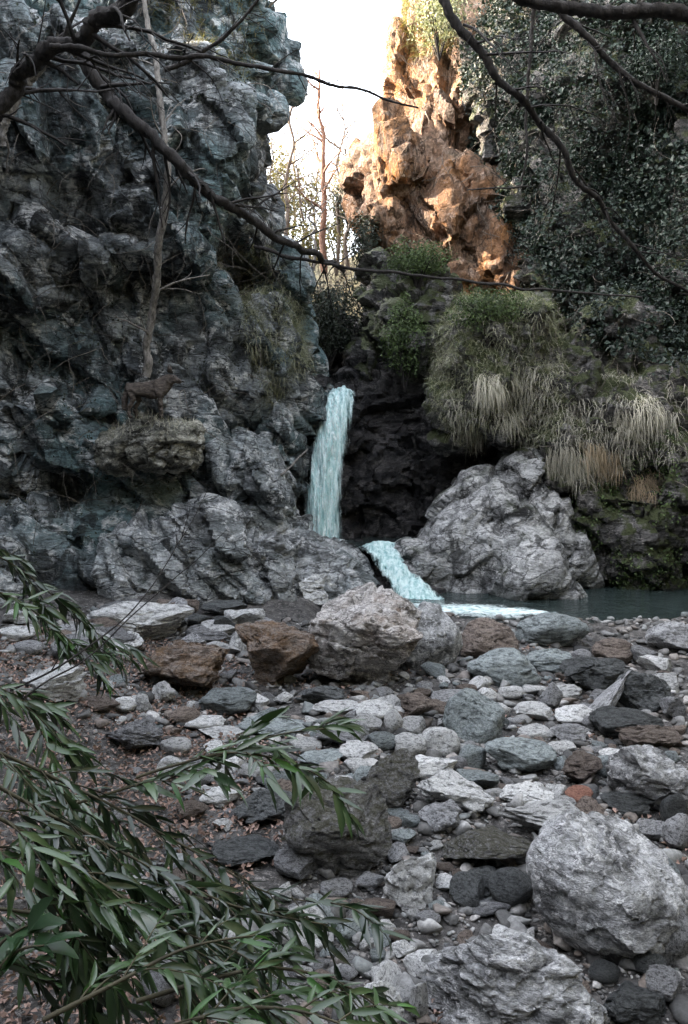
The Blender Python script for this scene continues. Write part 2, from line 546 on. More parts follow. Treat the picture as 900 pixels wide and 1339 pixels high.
M['fur_dark'] = plain_mat('fur_dark', (0.008, 0.007, 0.007), (0.03, 0.026, 0.024), scale=30, bump=0.1, rough=0.6)

def water_mats():
    m, nt, bs, out = new_mat('falling_water')
    k = NT(nt)
    co = k.coords(scale=(9, 3, 0.9))
    n = k.noise(co, 2.2, 8, 0.7, 0.4)
    n2 = k.noise(k.coords(scale=(5, 5, 2.2)), 4.5, 6, 0.7, 0.3)
    c = k.ramp(k.math('ADD', k.math('MULTIPLY', n, 0.6), k.math('MULTIPLY', n2, 0.4)),
               [(0.34, (0.08, 0.20, 0.205)), (0.45, (0.33, 0.54, 0.54)), (0.56, (0.68, 0.82, 0.81))])
    k.L(c, bs.inputs['Base Color'])
    bs.inputs['Roughness'].default_value = 0.35
    k.L(k.bump(k.math('ADD', n, n2), 0.6, 0.05), bs.inputs['Normal'])
    trn = k.n('ShaderNodeBsdfTransparent')
    mx = k.n('ShaderNodeMixShader')
    at = k.n('ShaderNodeAttribute', attribute_name='edge')
    a = k.math('SUBTRACT', k.math('MULTIPLY', n, 1.2), k.math('MULTIPLY', at.outputs['Fac'], 0.75))
    k.L(k.ramp(a, [(-0.0, 0.0), (0.42, 1.0)]), mx.inputs[0])
    k.L(trn.outputs[0], mx.inputs[1])
    k.L(bs.outputs[0], mx.inputs[2])
    k.L(mx.outputs[0], out.inputs[0])
    M['falling_water'] = m
    m, nt, bs, out = new_mat('spray')
    k = NT(nt)
    n = k.noise(k.coords(scale=(7, 3, 1.3)), 3.4, 7, 0.75, 0.5)
    bs.inputs['Base Color'].default_value = (0.78, 0.86, 0.86, 1)
    bs.inputs['Roughness'].default_value = 0.4
    trn = k.n('ShaderNodeBsdfTransparent')
    mx = k.n('ShaderNodeMixShader')
    at = k.n('ShaderNodeAttribute', attribute_name='edge')
    a = k.math('SUBTRACT', n, k.math('MULTIPLY', at.outputs['Fac'], 0.14))
    k.L(k.ramp(a, [(0.50, 0.0), (0.66, 0.9)]), mx.inputs[0])
    k.L(trn.outputs[0], mx.inputs[1])
    k.L(bs.outputs[0], mx.inputs[2])
    k.L(mx.outputs[0], out.inputs[0])
    M['spray'] = m
    m, nt, bs, out = new_mat('pool_water')
    k = NT(nt)
    co = k.coords()
    n = k.noise(co, 7.0, 4, 0.6, 0.5)
    n2 = k.noise(k.coords(scale=(1, 2.5, 1)), 3.0, 5, 0.6)
    k.L(k.ramp(n2, [(0.35, (0.016, 0.024, 0.024)), (0.7, (0.04, 0.055, 0.052))]), bs.inputs['Base Color'])
    bs.inputs['Roughness'].default_value = 0.06
    bs.inputs['IOR'].default_value = 1.33
    k.L(k.bump(n, 0.9, 0.06), bs.inputs['Normal'])
    M['pool_water'] = m
    m, nt, bs, out = new_mat('foam')
    k = NT(nt)
    n = k.noise(k.coords(scale=(1, 2.0, 1)), 9.0, 7, 0.7, 0.6)
    k.L(k.ramp(n, [(0.35, (0.28, 0.46, 0.45)), (0.5, (0.66, 0.78, 0.77)), (0.62, (0.82, 0.86, 0.86))]), bs.inputs['Base Color'])
    bs.inputs['Roughness'].default_value = 0.5
    k.L(k.bump(n, 0.7, 0.03), bs.inputs['Normal'])
    trn = k.n('ShaderNodeBsdfTransparent')
    mx = k.n('ShaderNodeMixShader')
    at = k.n('ShaderNodeAttribute', attribute_name='edge')
    a = k.math('SUBTRACT', k.math('ADD', n, 0.12), k.math('MULTIPLY', at.outputs['Fac'], 0.75))
    k.L(k.ramp(a, [(0.05, 0.0), (0.55, 1.0)]), mx.inputs[0])
    k.L(trn.outputs[0], mx.inputs[1])
    k.L(bs.outputs[0], mx.inputs[2])
    k.L(mx.outputs[0], out.inputs[0])
    M['foam'] = m
water_mats()

# ---------------------------------------------------------------- ground
POOL_Z = 0.20
def sstep(a, b, x):
    t = np.clip((x - a) / (b - a), 0, 1)
    return t * t * (3 - 2 * t)

def G(x, y):
    x = np.asarray(x, float)
    y = np.asarray(y, float)
    z = 0.032 * (np.clip(y, -5, 11) - 3.0)
    z = z + 0.42 * np.maximum(0, -1.25 - x) * sstep(-1.2, -2.4, x) * (0.2 + 0.8 * sstep(9, 4, y))
    p = np.stack([x * 1.1, y * 1.1, np.zeros_like(x)], -1).reshape(-1, 3)
    z = z + 0.07 * vnoise(p, 5).reshape(x.shape) + 0.025 * vnoise(p * 4.1, 6).reshape(x.shape)
    # pool basin and the shallow channel that leaves it
    z = z - 0.55 * sstep(9.9, 10.6, y) * sstep(-0.6, 0.2, x)
    return z

def G1(x, y):
    return float(G(np.array([x]), np.array([y]))[0])

def build_ground():
    xs = np.concatenate([np.linspace(-60, -7, 20), np.linspace(-6.8, 7.8, 200), np.linspace(8, 60, 20)])
    ys = np.concatenate([np.linspace(-40, 0.5, 20), np.linspace(0.7, 13, 210), np.linspace(13.4, 80, 24)])
    X, Y = np.meshgrid(xs, ys)
    Z = G(X, Y)
    v = np.stack([X, Y, Z], -1).reshape(-1, 3)
    w = len(xs)
    a = (np.arange(len(ys) - 1)[:, None] * w + np.arange(w - 1)[None, :]).ravel()
    f = np.stack([a, a + 1, a + 1 + w, a + w], 1)
    link('ground', np_mesh('ground', v, f), M['bed'], kind='structure')
build_ground()

# ---------------------------------------------------------------- cliffs
def hull_add(bm, pts):
    vs_ = [bm.verts.new(p) for p in pts]
    r = bmesh.ops.convex_hull(bm, input=vs_)
    kill = [e for e in r['geom_interior'] if isinstance(e, bmesh.types.BMVert)] + [e for e in r['geom_unused'] if isinstance(e, bmesh.types.BMVert)]
    if kill:
        bmesh.ops.delete(bm, geom=list(set(kill)), context='VERTS')

def chunk(bm, px, py, yf, rx, ry, rd, tilt=0.0, n=34, pw=0.72):
    """angular block: centre pixel, front depth, pixel radii, depth radius in metres"""
    yc = yf + rd
    ym = yf + rd * 0.4
    c = P(px, py, yc)
    c0 = P(px, py, ym)
    c[0], c[2] = c0[0], c0[2]
    ax, az = rx * ym / FPX, ry * ym / FPX
    d = RNG.normal(size=(n, 3))
    d /= np.linalg.norm(d, axis=1)[:, None]
    d = np.sign(d) * np.abs(d) ** pw
    d /= (np.abs(d) ** 3).sum(1)[:, None] ** (1 / 3)
    d *= (0.93 + 0.14 * RNG.random((n, 1)))
    q = d * np.array([ax, rd, az])
    t = math.radians(tilt)
    x = q[:, 0] * math.cos(t) + q[:, 2] * math.sin(t)
    z = -q[:, 0] * math.sin(t) + q[:, 2] * math.cos(t)
    q[:, 0], q[:, 2] = x, z
    hull_add(bm, [Vector(c + k) for k in q])

def hull_px(bm, pts, back=1.5, grow_=1.0):
    """block given by its outline: (px,py,Y) front points, closed off behind"""
    out = []
    for px, py, Y in pts:
        p = P(px, py, Y)
        out.append(Vector(p))
    c = sum(out, Vector()) / len(out)
    bk = [Vector((c.x + (p.x - c.x) * grow_, p.y + back, c.z + (p.z - c.z) * grow_)) for p in out]
    hull_add(bm, out + bk)

def rockify(name, bm, voxel, mat, amp=(0.28, 0.12, 0.05), rot=0.75, stretch=(1.0, 1.0, 2.2), seed=1, sizes=(1.3, 0.5), fine=3.2, smooth=3,
            sharp=38, **tags):
    me = bpy.data.meshes.new(name)
    bm.to_mesh(me)
    bm.free()
    o = bpy.data.objects.new(name, me)
    COL.objects.link(o)
    md = o.modifiers.new('r', 'REMESH')
    md.mode = 'VOXEL'
    md.voxel_size = voxel
    if smooth:
        ms = o.modifiers.new('s', 'SMOOTH')
        ms.iterations = smooth
        ms.factor = 0.5
    dg = bpy.context.evaluated_depsgraph_get()
    me2 = bpy.data.meshes.new_from_object(o.evaluated_get(dg))
    bpy.data.objects.remove(o)
    bpy.data.meshes.remove(me)
    me2.name = name
    v = mesh_arrays(me2)
    nrm = mesh_normals(me2)
    c, s = math.cos(rot), math.sin(rot)
    q = np.stack([(v[:, 0] * c + v[:, 2] * s) * stretch[0], v[:, 1] * stretch[1], (-v[:, 0] * s + v[:, 2] * c) * stretch[2]], 1)
    q = q + 0.25 * np.stack([vnoise(v * 1.7, seed + 31), vnoise(v * 1.7, seed + 32), vnoise(v * 1.7, seed + 33)], 1)
    f1, c1 = facets(q / sizes[0], seed)
    f2, c2 = facets(q / sizes[1], seed + 50)
    d = amp[0] * f1 + amp[1] * f2 + amp[1] * 0.35 * (c2 - 1) + amp[0] * 0.25 * (c1 - 1)
    f3, c3 = facets(q / (sizes[1] * 0.42), seed + 70)
    d = d + amp[2] * (f3 + 0.45 * (c3 - 1)) + amp[2] * 0.35 * fbm(q * fine * 2, seed + 90, 3, 0.55, ridged=True)
    v = v + nrm * d[:, None]
    set_co(me2, v)
    me2.polygons.foreach_set('use_smooth', np.full(len(me2.polygons), True))
    me2.set_sharp_from_angle(angle=math.radians(sharp))
    return link(name, me2, mat, **tags)

# left cliff
bm = bmesh.new()
chunk(bm, 185, 150, 11.4, 165, 170, 2.2, 8)
chunk(bm, 255, 178, 11.2, 98, 100, 1.8, 10)
chunk(bm, 270, 60, 12.0, 80, 130, 2.0, 5)
chunk(bm, 60, 135, 10.9, 130, 160, 2.0, 0)
chunk(bm, 120, 10, 12.2, 110, 90, 1.5, 0)
chunk(bm, 30, 330, 11.2, 120, 90, 1.6, 0)
chunk(bm, 185, 300, 11.4, 108, 60, 1.6, -12)
chunk(bm, 120, 460, 12.2, 190, 150, 1.8, 0)
chunk(bm, 240, 470, 12.1, 90, 150, 1.6, 10)
chunk(bm, 320, 490, 12.6, 66, 120, 1.6, 22)
chunk(bm, 375, 560, 13.0, 36, 120, 1.4, 8)
chunk(bm, 345, 400, 13.6, 36, 70, 1.6, 10)
chunk(bm, 30, 560, 11.2, 110, 90, 1.8, 0)
chunk(bm, 90, 600, 11.3, 110, 36, 1.6, 4)
chunk(bm, 190, 640, 11.8, 130, 60, 1.4, 0)
chunk(bm, 110, 750, 10.5, 160, 95, 1.8, 5)
chunk(bm, -40, 770, 9.6, 90, 90, 1.5, 5)
chunk(bm, 398, 500, 13.9, 16, 50, 0.8, 8)
chunk(bm, 375, 470, 14.2, 26, 60, 1.0, 8)
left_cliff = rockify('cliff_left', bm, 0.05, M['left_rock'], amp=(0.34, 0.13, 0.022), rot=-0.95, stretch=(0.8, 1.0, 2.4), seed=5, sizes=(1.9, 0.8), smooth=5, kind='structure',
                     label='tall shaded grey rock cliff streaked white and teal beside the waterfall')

bm = bmesh.new()
chunk(bm, 328, 640, 11.7, 42, 95, 1.0, -24)
chunk(bm, 205, 760, 10.3, 88, 62, 1.2, 34)
chunk(bm, 285, 745, 10.5, 58, 105, 1.2, -30)
chunk(bm, 345, 755, 10.9, 45, 70, 1.0, -32)
chunk(bm, 395, 765, 11.1, 30, 50, 0.9, -20)
hull_px(bm, [(350, 684, 12.4), (385, 696, 12.1), (430, 713, 12.0), (470, 738, 11.85), (500, 785, 11.4), (500, 810, 11.3), (380, 810, 11.3), (350, 780, 11.8)], 1.2)
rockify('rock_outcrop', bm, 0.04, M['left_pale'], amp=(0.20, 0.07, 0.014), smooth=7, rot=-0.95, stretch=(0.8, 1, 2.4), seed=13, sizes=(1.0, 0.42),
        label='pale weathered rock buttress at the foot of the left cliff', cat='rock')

# unseen rock masses added on the left, shaped to keep the sun out
bm = bmesh.new()
def box_hull(bm, x0, x1, y0, y1, z0, z1, j=0.8):
    pts = [Vector((x + (RNG.random() - .5) * j, y + (RNG.random() - .5) * j, z + (RNG.random() - .5) * j)) for x in (x0, x1) for y in (y0, y1) for z in (z0, z1)]
    hull_add(bm, pts)
box_hull(bm, -14, -6.0, 14.6, 17.6, -1, 17.5, 0.4)
box_hull(bm, -16, -3.4, 15.0, 18.0, -1, 7.6, 0.4)
box_hull(bm, -18, -5.0, 11.0, 14.8, -1, 8.8, 0.4)
box_hull(bm, -18, -6.4, 3.0, 12, -1, 11.5)
box_hull(bm, -18, -7.0, -8.0, 4, -1, 10.0)
rockify('left_sun_blocker', bm, 0.22, M['left_rock'], amp=(0.6, 0.25, 0.1), seed=9, sizes=(2.5, 1.1), kind='structure',
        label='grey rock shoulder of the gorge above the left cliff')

bm = bmesh.new()  # unseen masses added to the right and behind, holding back low sky light
box_hull(bm, 8.2, 20, -10, 12.5, -1, 11.5)
box_hull(bm, -18, 20, -16, -6.5, -1, 14.0)
rockify('sky_blocker', bm, 0.3, M['blocker_hill'], amp=(0.8, 0.4, 0.1), seed=19, sizes=(2.5, 1.1), kind='structure',
        label='unseen hill masses added around the stream to cut low sky light')

# right side
bm = bmesh.new()
chunk(bm, 650, 480, 12.4, 88, 100, 1.3, -6)             # grassy dome
chunk(bm, 620, 520, 12.6, 55, 62, 1.1, 0)
chunk(bm, 720, 520, 12.4, 70, 90, 1.3, -10)
chunk(bm, 800, 590, 12.2, 110, 110, 1.6, -8)
chunk(bm, 850, 690, 11.9, 110, 95, 1.4, 0)
chunk(bm, 770, 720, 12.4, 60, 80, 1.2, -18)
chunk(bm, 880, 480, 12.8, 120, 130, 1.6, 0)
chunk(bm, 1010, 600, 11.4, 140, 220, 1.8, 0)
chunk(bm, 690, 640, 12.6, 60, 50, 1.0, -35)
chunk(bm, 840, 250, 14.4, 150, 260, 2.2, 0)
chunk(bm, 722, 120, 15.6, 92, 190, 2.0, 0)
chunk(bm, 785, 290, 14.8, 80, 150, 2.0, 0)
chunk(bm, 900, 60, 13.8, 160, 190, 2.0, 0)
chunk(bm, 1050, 250, 12.4, 180, 330, 2.2, 0)
chunk(bm, 560, 420, 14.6, 60, 75, 1.4, 0)
chunk(bm, 505, 440, 14.9, 38, 60, 1.2, -5)
chunk(bm, 480, 480, 15.0, 16, 45, 0.7, -5)
chunk(bm, 530, 365, 15.4, 55, 34, 1.4, 0)
right_cliff = rockify('cliff_right', bm, 0.06, M['right_rock'], amp=(0.26, 0.12, 0.04), rot=-0.6, seed=17, kind='structure',
                      label='dark vegetated rock cliff bulging over the pool')

bm = bmesh.new()
chunk(bm, 525, 600, 14.7, 130, 150, 1.0, 0)
chunk(bm, 425, 600, 14.3, 50, 78, 0.9, 0)
chunk(bm, 590, 600, 14.2, 50, 120, 0.9, -6)
chunk(bm, 440, 560, 14.5, 60, 36, 0.9, 0)
chunk(bm, 665, 615, 14.0, 60, 60, 1.0, 0)
chunk(bm, 390, 680, 14.3, 50, 80, 1.0, 0)
chunk(bm, 520, 700, 14.6, 110, 60, 1.0, 0)
hull_px(bm, [(455, 728, 12.95), (545, 728, 12.95), (470, 760, 12.3), (570, 770, 12.0), (480, 815, 11.5), (600, 815, 11.3)], 1.5)
chunk(bm, 440, 545, 14.9, 60, 36, 1.0, 0)
chunk(bm, 425, 475, 16.6, 60, 75, 1.0, 0)
chunk(bm, 412, 508, 14.8, 22, 22, 0.8, 12)
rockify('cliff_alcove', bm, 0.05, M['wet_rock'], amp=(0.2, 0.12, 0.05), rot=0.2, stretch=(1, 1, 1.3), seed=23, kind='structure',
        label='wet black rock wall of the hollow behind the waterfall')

bm = bmesh.new()
chunk(bm, 588, 716, 12.0, 34, 104, 0.9, 30, n=60, pw=0.9)
chunk(bm, 556, 752, 11.9, 46, 34, 0.9, 30, n=60, pw=0.9)
chunk(bm, 628, 752, 11.8, 50, 62, 0.9, 10, n=60, pw=0.9)
chunk(bm, 632, 672, 12.3, 46, 62, 0.9, 12, n=60, pw=0.9)
chunk(bm, 697, 752, 11.2, 56, 60, 1.0, -12, n=90, pw=1.0)
chunk(bm, 680, 690, 11.9, 36, 74, 0.9, -24, n=60, pw=0.9)
chunk(bm, 655, 735, 11.75, 50, 60, 0.9, 0, n=60, pw=0.9)
chunk(bm, 738, 700, 12.1, 24, 105, 0.8, -28, n=60, pw=0.9)
chunk(bm, 700, 640, 12.5, 44, 56, 0.8, -20, n=60, pw=0.9)
chunk(bm, 742, 788, 11.3, 30, 22, 0.6, 0, n=60, pw=0.9)
outcrop = rockify('rock_outcrop', bm, 0.035, M['pale_rock'], amp=(0.10, 0.030, 0.010), rot=0.8, stretch=(1.0, 1, 2.0), seed=29, sizes=(0.9, 0.36), fine=3.0,
                  sharp=60, smooth=10, label='smooth pale grey rock buttress rising beside the foaming pool', cat='rock')

bm = bmesh.new()
chunk(bm, 598, 120, 17.6, 84, 140, 2.0, 2)
chunk(bm, 550, 215, 17.0, 88, 85, 1.8, 0)
chunk(bm, 605, 290, 16.6, 78, 90, 1.6, -18)
chunk(bm, 585, 20, 18.4, 56, 110, 2.0, 4)
chunk(bm, 655, 335, 16.3, 52, 62, 1.4, -25)
chunk(bm, 505, 300, 17.0, 36, 50, 1.4, 0)
chunk(bm, 690, 375, 16.1, 45, 50, 1.2, -25)
chunk(bm, 610, 375, 16.6, 60, 45, 1.2, 0)
crag = rockify('cliff_crag', bm, 0.07, M['crag_rock'], amp=(0.36, 0.15, 0.04), smooth=2, rot=0.25, stretch=(1.5, 1, 0.8), seed=43, sizes=(1.6, 0.7), kind='structure',
               label='sunlit orange and tan rock crag above the gorge')

# hillside beyond the gap
def build_hill():
    xs = np.linspace(-14, 14, 90)
    ys = np.linspace(18.6, 46, 90)
    X, Y = np.meshgrid(xs, ys)
    p = np.stack([X, Y, X * 0], -1).reshape(-1, 3)
    Z = 4.0 + 0.30 * (Y - 15.2) + 0.75 * np.maximum(0, np.abs(X + 0.8) - 0.8) + 0.5 * fbm(p * 0.6, 3, 4).reshape(X.shape)
    Z = Z - 1.5 * sstep(20.5, 18.5, Y) - 0.5 * np.maximum(0, X) * sstep(23, 19, Y)
    v = np.stack([X, Y, Z], -1).reshape(-1, 3)
    w = len(xs)
    a = (np.arange(len(ys) - 1)[:, None] * w + np.arange(w - 1)[None, :]).ravel()
    link('hillside', np_mesh('hillside', v, np.stack([a, a + 1, a + 1 + w, a + w], 1)), M['hill'], kind='structure')
build_hill()

# ---------------------------------------------------------------- water
def sheet(name, left, right, nx, ny, mat, amp, freq, edge_pow=2.0, bulge=0.1, thick=0.05, **tags):
    """strip of water between two bank polylines (world points)"""
    A = catmull(left, ny)
    B = catmull(right, ny)
    t = np.linspace(0, 1, nx)
    V = A[:, None, :] * (1 - t)[None, :, None] + B[:, None, :] * t[None, :, None]
    rows = len(A)
    pts = V.reshape(-1, 3)
    d = fbm(pts * np.array(freq), 61, 4, 0.55)
    e = np.abs(t * 2 - 1)
    prof = (1 - e ** 2) * bulge
    off = d * amp + np.tile(prof, rows)
    tang = np.gradient(V, axis=0)
    acr = np.gradient(V, axis=1)
    nn = np.cross(acr, tang)
    nn /= np.linalg.norm(nn, axis=2)[..., None] + 1e-9
    nn = nn.reshape(-1, 3)
    if nn[:, 1].mean() > 0 and abs(nn[:, 1].mean()) > 0.3:
        nn = -nn
    if abs(nn[:, 1].mean()) <= 0.3 and nn[:, 2].mean() < 0:
        nn = -nn
    pts = pts + nn * off[:, None]
    a = (np.arange(rows - 1)[:, None] * nx + np.arange(nx - 1)[None, :]).ravel()
    me = np_mesh(name, pts, np.stack([a, a + 1, a + 1 + nx, a + nx], 1))
    at = me.attributes.new('edge', 'FLOAT', 'POINT')
    ee = np.tile(e ** edge_pow, rows)
    if mat == 'foam':
        s_ = np.abs(np.linspace(-1, 1, rows)) ** 4
        ee = np.maximum(ee, np.repeat(s_, nx))
    at.data.foreach_set('value', ee.astype(np.float32))
    return link(name, me, M[mat], **tags)

sheet('waterfall', [P(426, 519, 15.0), P(424, 521, 14.3), P(418, 538, 13.95), P(408, 580, 13.75), P(399, 640, 13.6), P(392, 725, 13.5)],
      [P(466, 517, 15.0), P(466, 519, 14.3), P(464, 538, 13.95), P(456, 580, 13.75), P(448, 640, 13.6), P(450, 725, 13.5)], 60, 30, 'falling_water', 0.045, (9, 3, 1.0),
      edge_pow=2.6, bulge=0.16, kind='structure', label='pale turquoise waterfall dropping into the dark hollow')
sheet('waterfall_spray', [P(420, 528, 14.0), P(402, 580, 13.62), P(392, 640, 13.45), P(384, 725, 13.35)],
      [P(468, 528, 14.0), P(462, 580, 13.62), P(454, 640, 13.45), P(460, 725, 13.35)], 60, 34, 'spray', 0.09, (8, 3, 2.0),
      edge_pow=2.0, bulge=0.16, kind='structure', label='loose strands of water in front of the waterfall')
sheet('lower_cascade', [P(466, 716, 12.9), P(474, 722, 12.5), P(494, 748, 12.0), P(514, 782, 11.5), P(526, 806, 11.2)],
      [P(526, 716, 12.9), P(526, 724, 12.5), P(548, 752, 12.0), P(584, 782, 11.5), P(606, 802, 11.2)], 60, 24, 'falling_water', 0.05, (5, 4, 3),
      edge_pow=2.2, bulge=0.08, kind='structure', label='short foaming cascade running from the upper basin into the pool')

def flat_water(name, poly, z, mat, n=1, **tags):
    bm = bmesh.new()
    vs_ = [bm.verts.new((x, y, z)) for x, y in poly]
    bm.faces.new(vs_)
    bmesh.ops.triangulate(bm, faces=bm.faces)
    me = bpy.data.meshes.new(name)
    bm.to_mesh(me)
    bm.free()
    return link(name, me, M[mat], **tags)
flat_water('pool', [(0.15, 10.0), (1.2, 9.7), (2.0, 9.6), (9, 9.7), (9, 14), (0.0, 13)], POOL_Z, 'pool_water', kind='structure')
flat_water('upper_basin', [(-1.5, 13.1), (0.1, 13.0), (0.2, 12.6), (1.2, 12.6), (1.6, 15), (-1.5, 15)], 0.745, 'pool_water', kind='structure')

def foam_sheet(name, poly_l, poly_r, **tags):
    sheet(name, poly_l, poly_r, 70, 16, 'foam', 0.02, (6, 9, 4), edge_pow=1.5, bulge=0.02, kind='structure', **tags)
def PZ(px, py, z):
    d = ray(px, py)
    t = (z - CAM_Z) / d[2]
    return np.array([d[0] * t, d[1] * t, z])
foam_sheet('pool_foam', [PZ(520, 786, 0.225), PZ(580, 787, 0.225), PZ(640, 790, 0.225), PZ(700, 797, 0.225), PZ(730, 800, 0.225)],
           [PZ(540, 812, 0.225), PZ(590, 810, 0.225), PZ(650, 812, 0.225), PZ(690, 808, 0.225), PZ(735, 804, 0.225)],
           label='white foam spreading over the pool below the cascade')
foam_sheet('basin_foam', [PZ(398, 700, 0.77), PZ(420, 702, 0.77), PZ(450, 704, 0.77)], [PZ(392, 712, 0.77), PZ(420, 714, 0.77), PZ(460, 714, 0.77)],
           label='foam where the waterfall meets the upper basin')

# ---------------------------------------------------------------- stones
def ico(sub):
    bm = bmesh.new()
    bmesh.ops.create_icosphere(bm, subdivisions=sub, radius=1.0)
    v = np.array([x.co[:] for x in bm.verts])
    f = np.array([[y.index for y in x.verts] for x in bm.faces])
    bm.free()
    return v, f
ICO = {s: ico(s) for s in (1, 2, 3, 4, 5, 6)}

def stone_shape(sub, seed, cuts=7, cut_lo=0.62, cut_hi=0.95, lump=0.16, fine=0.03, soft=0.05):
    """ball trimmed by random planes, then worn: unit-sized block"""
    rg = np.random.default_rng(seed)
    v, f = ICO[sub]
    v = v.copy()
    for i in range(cuts):
        n = rg.normal(size=3)
        n /= np.linalg.norm(n)
        h = cut_lo + (cut_hi - cut_lo) * rg.random()
        d = v @ n - h
        k = d > -soft
        over = np.where(d > soft, d, np.where(k, (d + soft) ** 2 / (4 * soft), 0))
        v = v - over[:, None] * n * 0.96
    off = rg.random(3) * 100
    r = 1 + lump * fbm(v * 0.9 + off, 3, 3)
    v = v * r[:, None]
    if fine > 0:
        w = v + 0.12 * np.stack([vnoise(v * 3 + off, 41), vnoise(v * 3 + off, 42), vnoise(v * 3 + off, 43)], 1)
        fc, ck = facets(w * np.array([1.6, 1.6, 2.6]) + off, 7)
        f2, k2 = facets(w * np.array([4.5, 4.5, 7.0]) + off, 8)
        u = v / (np.linalg.norm(v, axis=1)[:, None] + 1e-9)
        v = v + u * (fine * (fc * 1.3 + 0.4 * (ck - 1)) + fine * 0.45 * (f2 + 0.4 * (k2 - 1)) + fine * 0.3 * fbm(v * 9 + off, 9, 2, 0.55, True))[:, None]
    lo, hi = v.min(0), v.max(0)
    v = (v - (lo + hi) / 2) / ((hi - lo) / 2)
    return v, f

STONE_MESH = {}
def stone_mesh(kind, var, mat):
    key = (kind, var, mat)
    if key not in STONE_MESH:
        sub, args = {'round': (4, dict(cuts=7, cut_lo=0.62, lump=0.14, fine=0.02, soft=0.12)),
                     'block': (4, dict(cuts=13, cut_lo=0.42, cut_hi=0.8, lump=0.16, fine=0.06, soft=0.025)),
                     'slab': (4, dict(cuts=11, cut_lo=0.45, cut_hi=0.85, lump=0.16, fine=0.04, soft=0.035)),
                     'small': (3, dict(cuts=11, cut_lo=0.42, cut_hi=0.85, lump=0.2, fine=0.03, soft=0.04))}[kind]
        v, f = stone_shape(sub, hash((kind, var)) % 9973 if False else (len(kind) * 131 + var * 17), **args)
        me = np_mesh(kind + '_stone', v, f)
        me.set_sharp_from_angle(angle=math.radians(38))
        me.materials.append(M[mat])
        STONE_MESH[key] = me
    return STONE_MESH[key]

PLACED = []           # x, y, radius of what lies on the bed
def solve_stone(px, py, w, h, sink=0.72, depth=0.85, extra=0.0):
    """stone seen at this pixel box, resting on the bed"""
    def at(Y):
        c = P(px, py, Y)
        rx = w / 2 * Y / FPX
        th = math.atan2(CAM_Z - c[2], Y)
        ry = rx * depth
        hh = h / 2 * Y / FPX
        if hh < ry * math.sin(th) * 1.05:
            ry = hh / math.sin(th) * 0.8
        rz = math.sqrt(max(hh * hh - (ry * math.sin(th)) ** 2, (0.35 * hh) ** 2)) / math.cos(th)
        return c, rx, ry, rz
    lo, hi = 1.5, 14.0
    for i in range(40):
        mid = (lo + hi) / 2
        c, rx, ry, rz = at(mid)
        if c[2] - sink * rz - extra > G1(c[0], c[1]):
            lo = mid
        else:
            hi = mid
    return at((lo + hi) / 2)

def stone(px, py, w, h, mat='stone_grey', kind='block', var=None, rot=None, label=None, group=None, name='stone', own=None, cat='stone',
          sink=0.72, depth=0.85, extra=0.0, roll=0.0):
    c, rx, ry, rz = solve_stone(px, py, w, h, sink, depth, extra)
    var = int(RNG.integers(0, 7)) if var is None else var
    if own:
        sub, args, seed = own
        v, f = stone_shape(sub, seed, **args)
        me = np_mesh(name, v, f)
        me.set_sharp_from_angle(angle=math.radians(42))
        me.materials.append(M[mat])
    else:
        me = stone_mesh(kind, var, mat)
    o = bpy.data.objects.new(name, me)
    COL.objects.link(o)
    o.location = c
    o.scale = (rx, ry, rz)
    a = RNG.choice([0, math.pi]) if rot is None else rot
    o.rotation_euler = (0, roll, a + (RNG.random() - 0.5) * 0.25)
    tag(o, label, cat, group)
    PLACED.append((c[0], c[1], max(rx, ry)))
    return o

BIG = dict(cuts=14, cut_lo=0.42, cut_hi=0.82, lump=0.14, fine=0.085, soft=0.03)
RND = dict(cuts=8, cut_lo=0.62, cut_hi=0.92, lump=0.13, fine=0.04, soft=0.10)
SLB = dict(cuts=12, cut_lo=0.42, cut_hi=0.85, lump=0.14, fine=0.06, soft=0.03)
import re as _re
NAMED = []
BIG_PX = []
_CUT = _re.compile(r' (in|leaning|touching|below|lying|with|at|standing|before|between|behind|propping|under|beside|right|partly|on|wedged|next|resting|near|above|by|jutting|among) ')
def big(px, py, w, h, mat, label, args=BIG, seed=0, sub=5, **kw):
    o = stone(px, py, w, h, mat, own=(sub, args, seed), label=label, name='boulder', cat='boulder', rot=0.0, **kw)
    BIG_PX.append((px, py, w, h))
    NAMED.append((o.location.x, o.location.y, _CUT.split(label)[0]))
    return o

def near(x, y):
    return min(NAMED, key=lambda e: (e[0] - x) ** 2 + (e[1] - y) ** 2)[2]

big(472, 838, 166, 146, 'boulder_pale', 'large fissured pale brown boulder in front of the cascade', seed=5, sub=6, depth=0.9)
big(562, 838, 92, 104, 'boulder_grey', 'grey rounded boulder leaning behind the large fissured boulder', RND, 6, sink=0.6)
big(366, 862, 124, 92, 'stone_rust', 'rust-stained angular boulder touching the large fissured boulder', BIG, 8, depth=0.8)
big(236, 872, 130, 74, 'stone_rust', 'low ochre and pink boulder below the pale slab by the left cliff', BIG, 11, depth=0.8)
big(185, 812, 140, 56, 'stone_pale', 'pale slanting slab lying against the foot of the left cliff', SLB, 12, depth=0.6)
big(790, 1160, 202, 186, 'boulder_grey', 'big rounded grey boulder with small moss spots on its flank', RND, 14, sub=6, depth=0.95)
big(672, 1286, 250, 172, 'boulder_grey', 'broad cracked grey boulder with a pale diagonal ledge, in front of the moss-spotted boulder', BIG, 15, sub=6, depth=0.8)
big(848, 1015, 112, 96, 'boulder_grey', 'grey boulder with a flat sloping top above the moss-spotted boulder', BIG, 16)
big(658, 874, 96, 54, 'stone_green', 'smooth green-grey boulder with a peaked top', RND, 17)
big(620, 938, 84, 74, 'stone_green', 'round dark green-grey boulder standing on the stones', RND, 18)
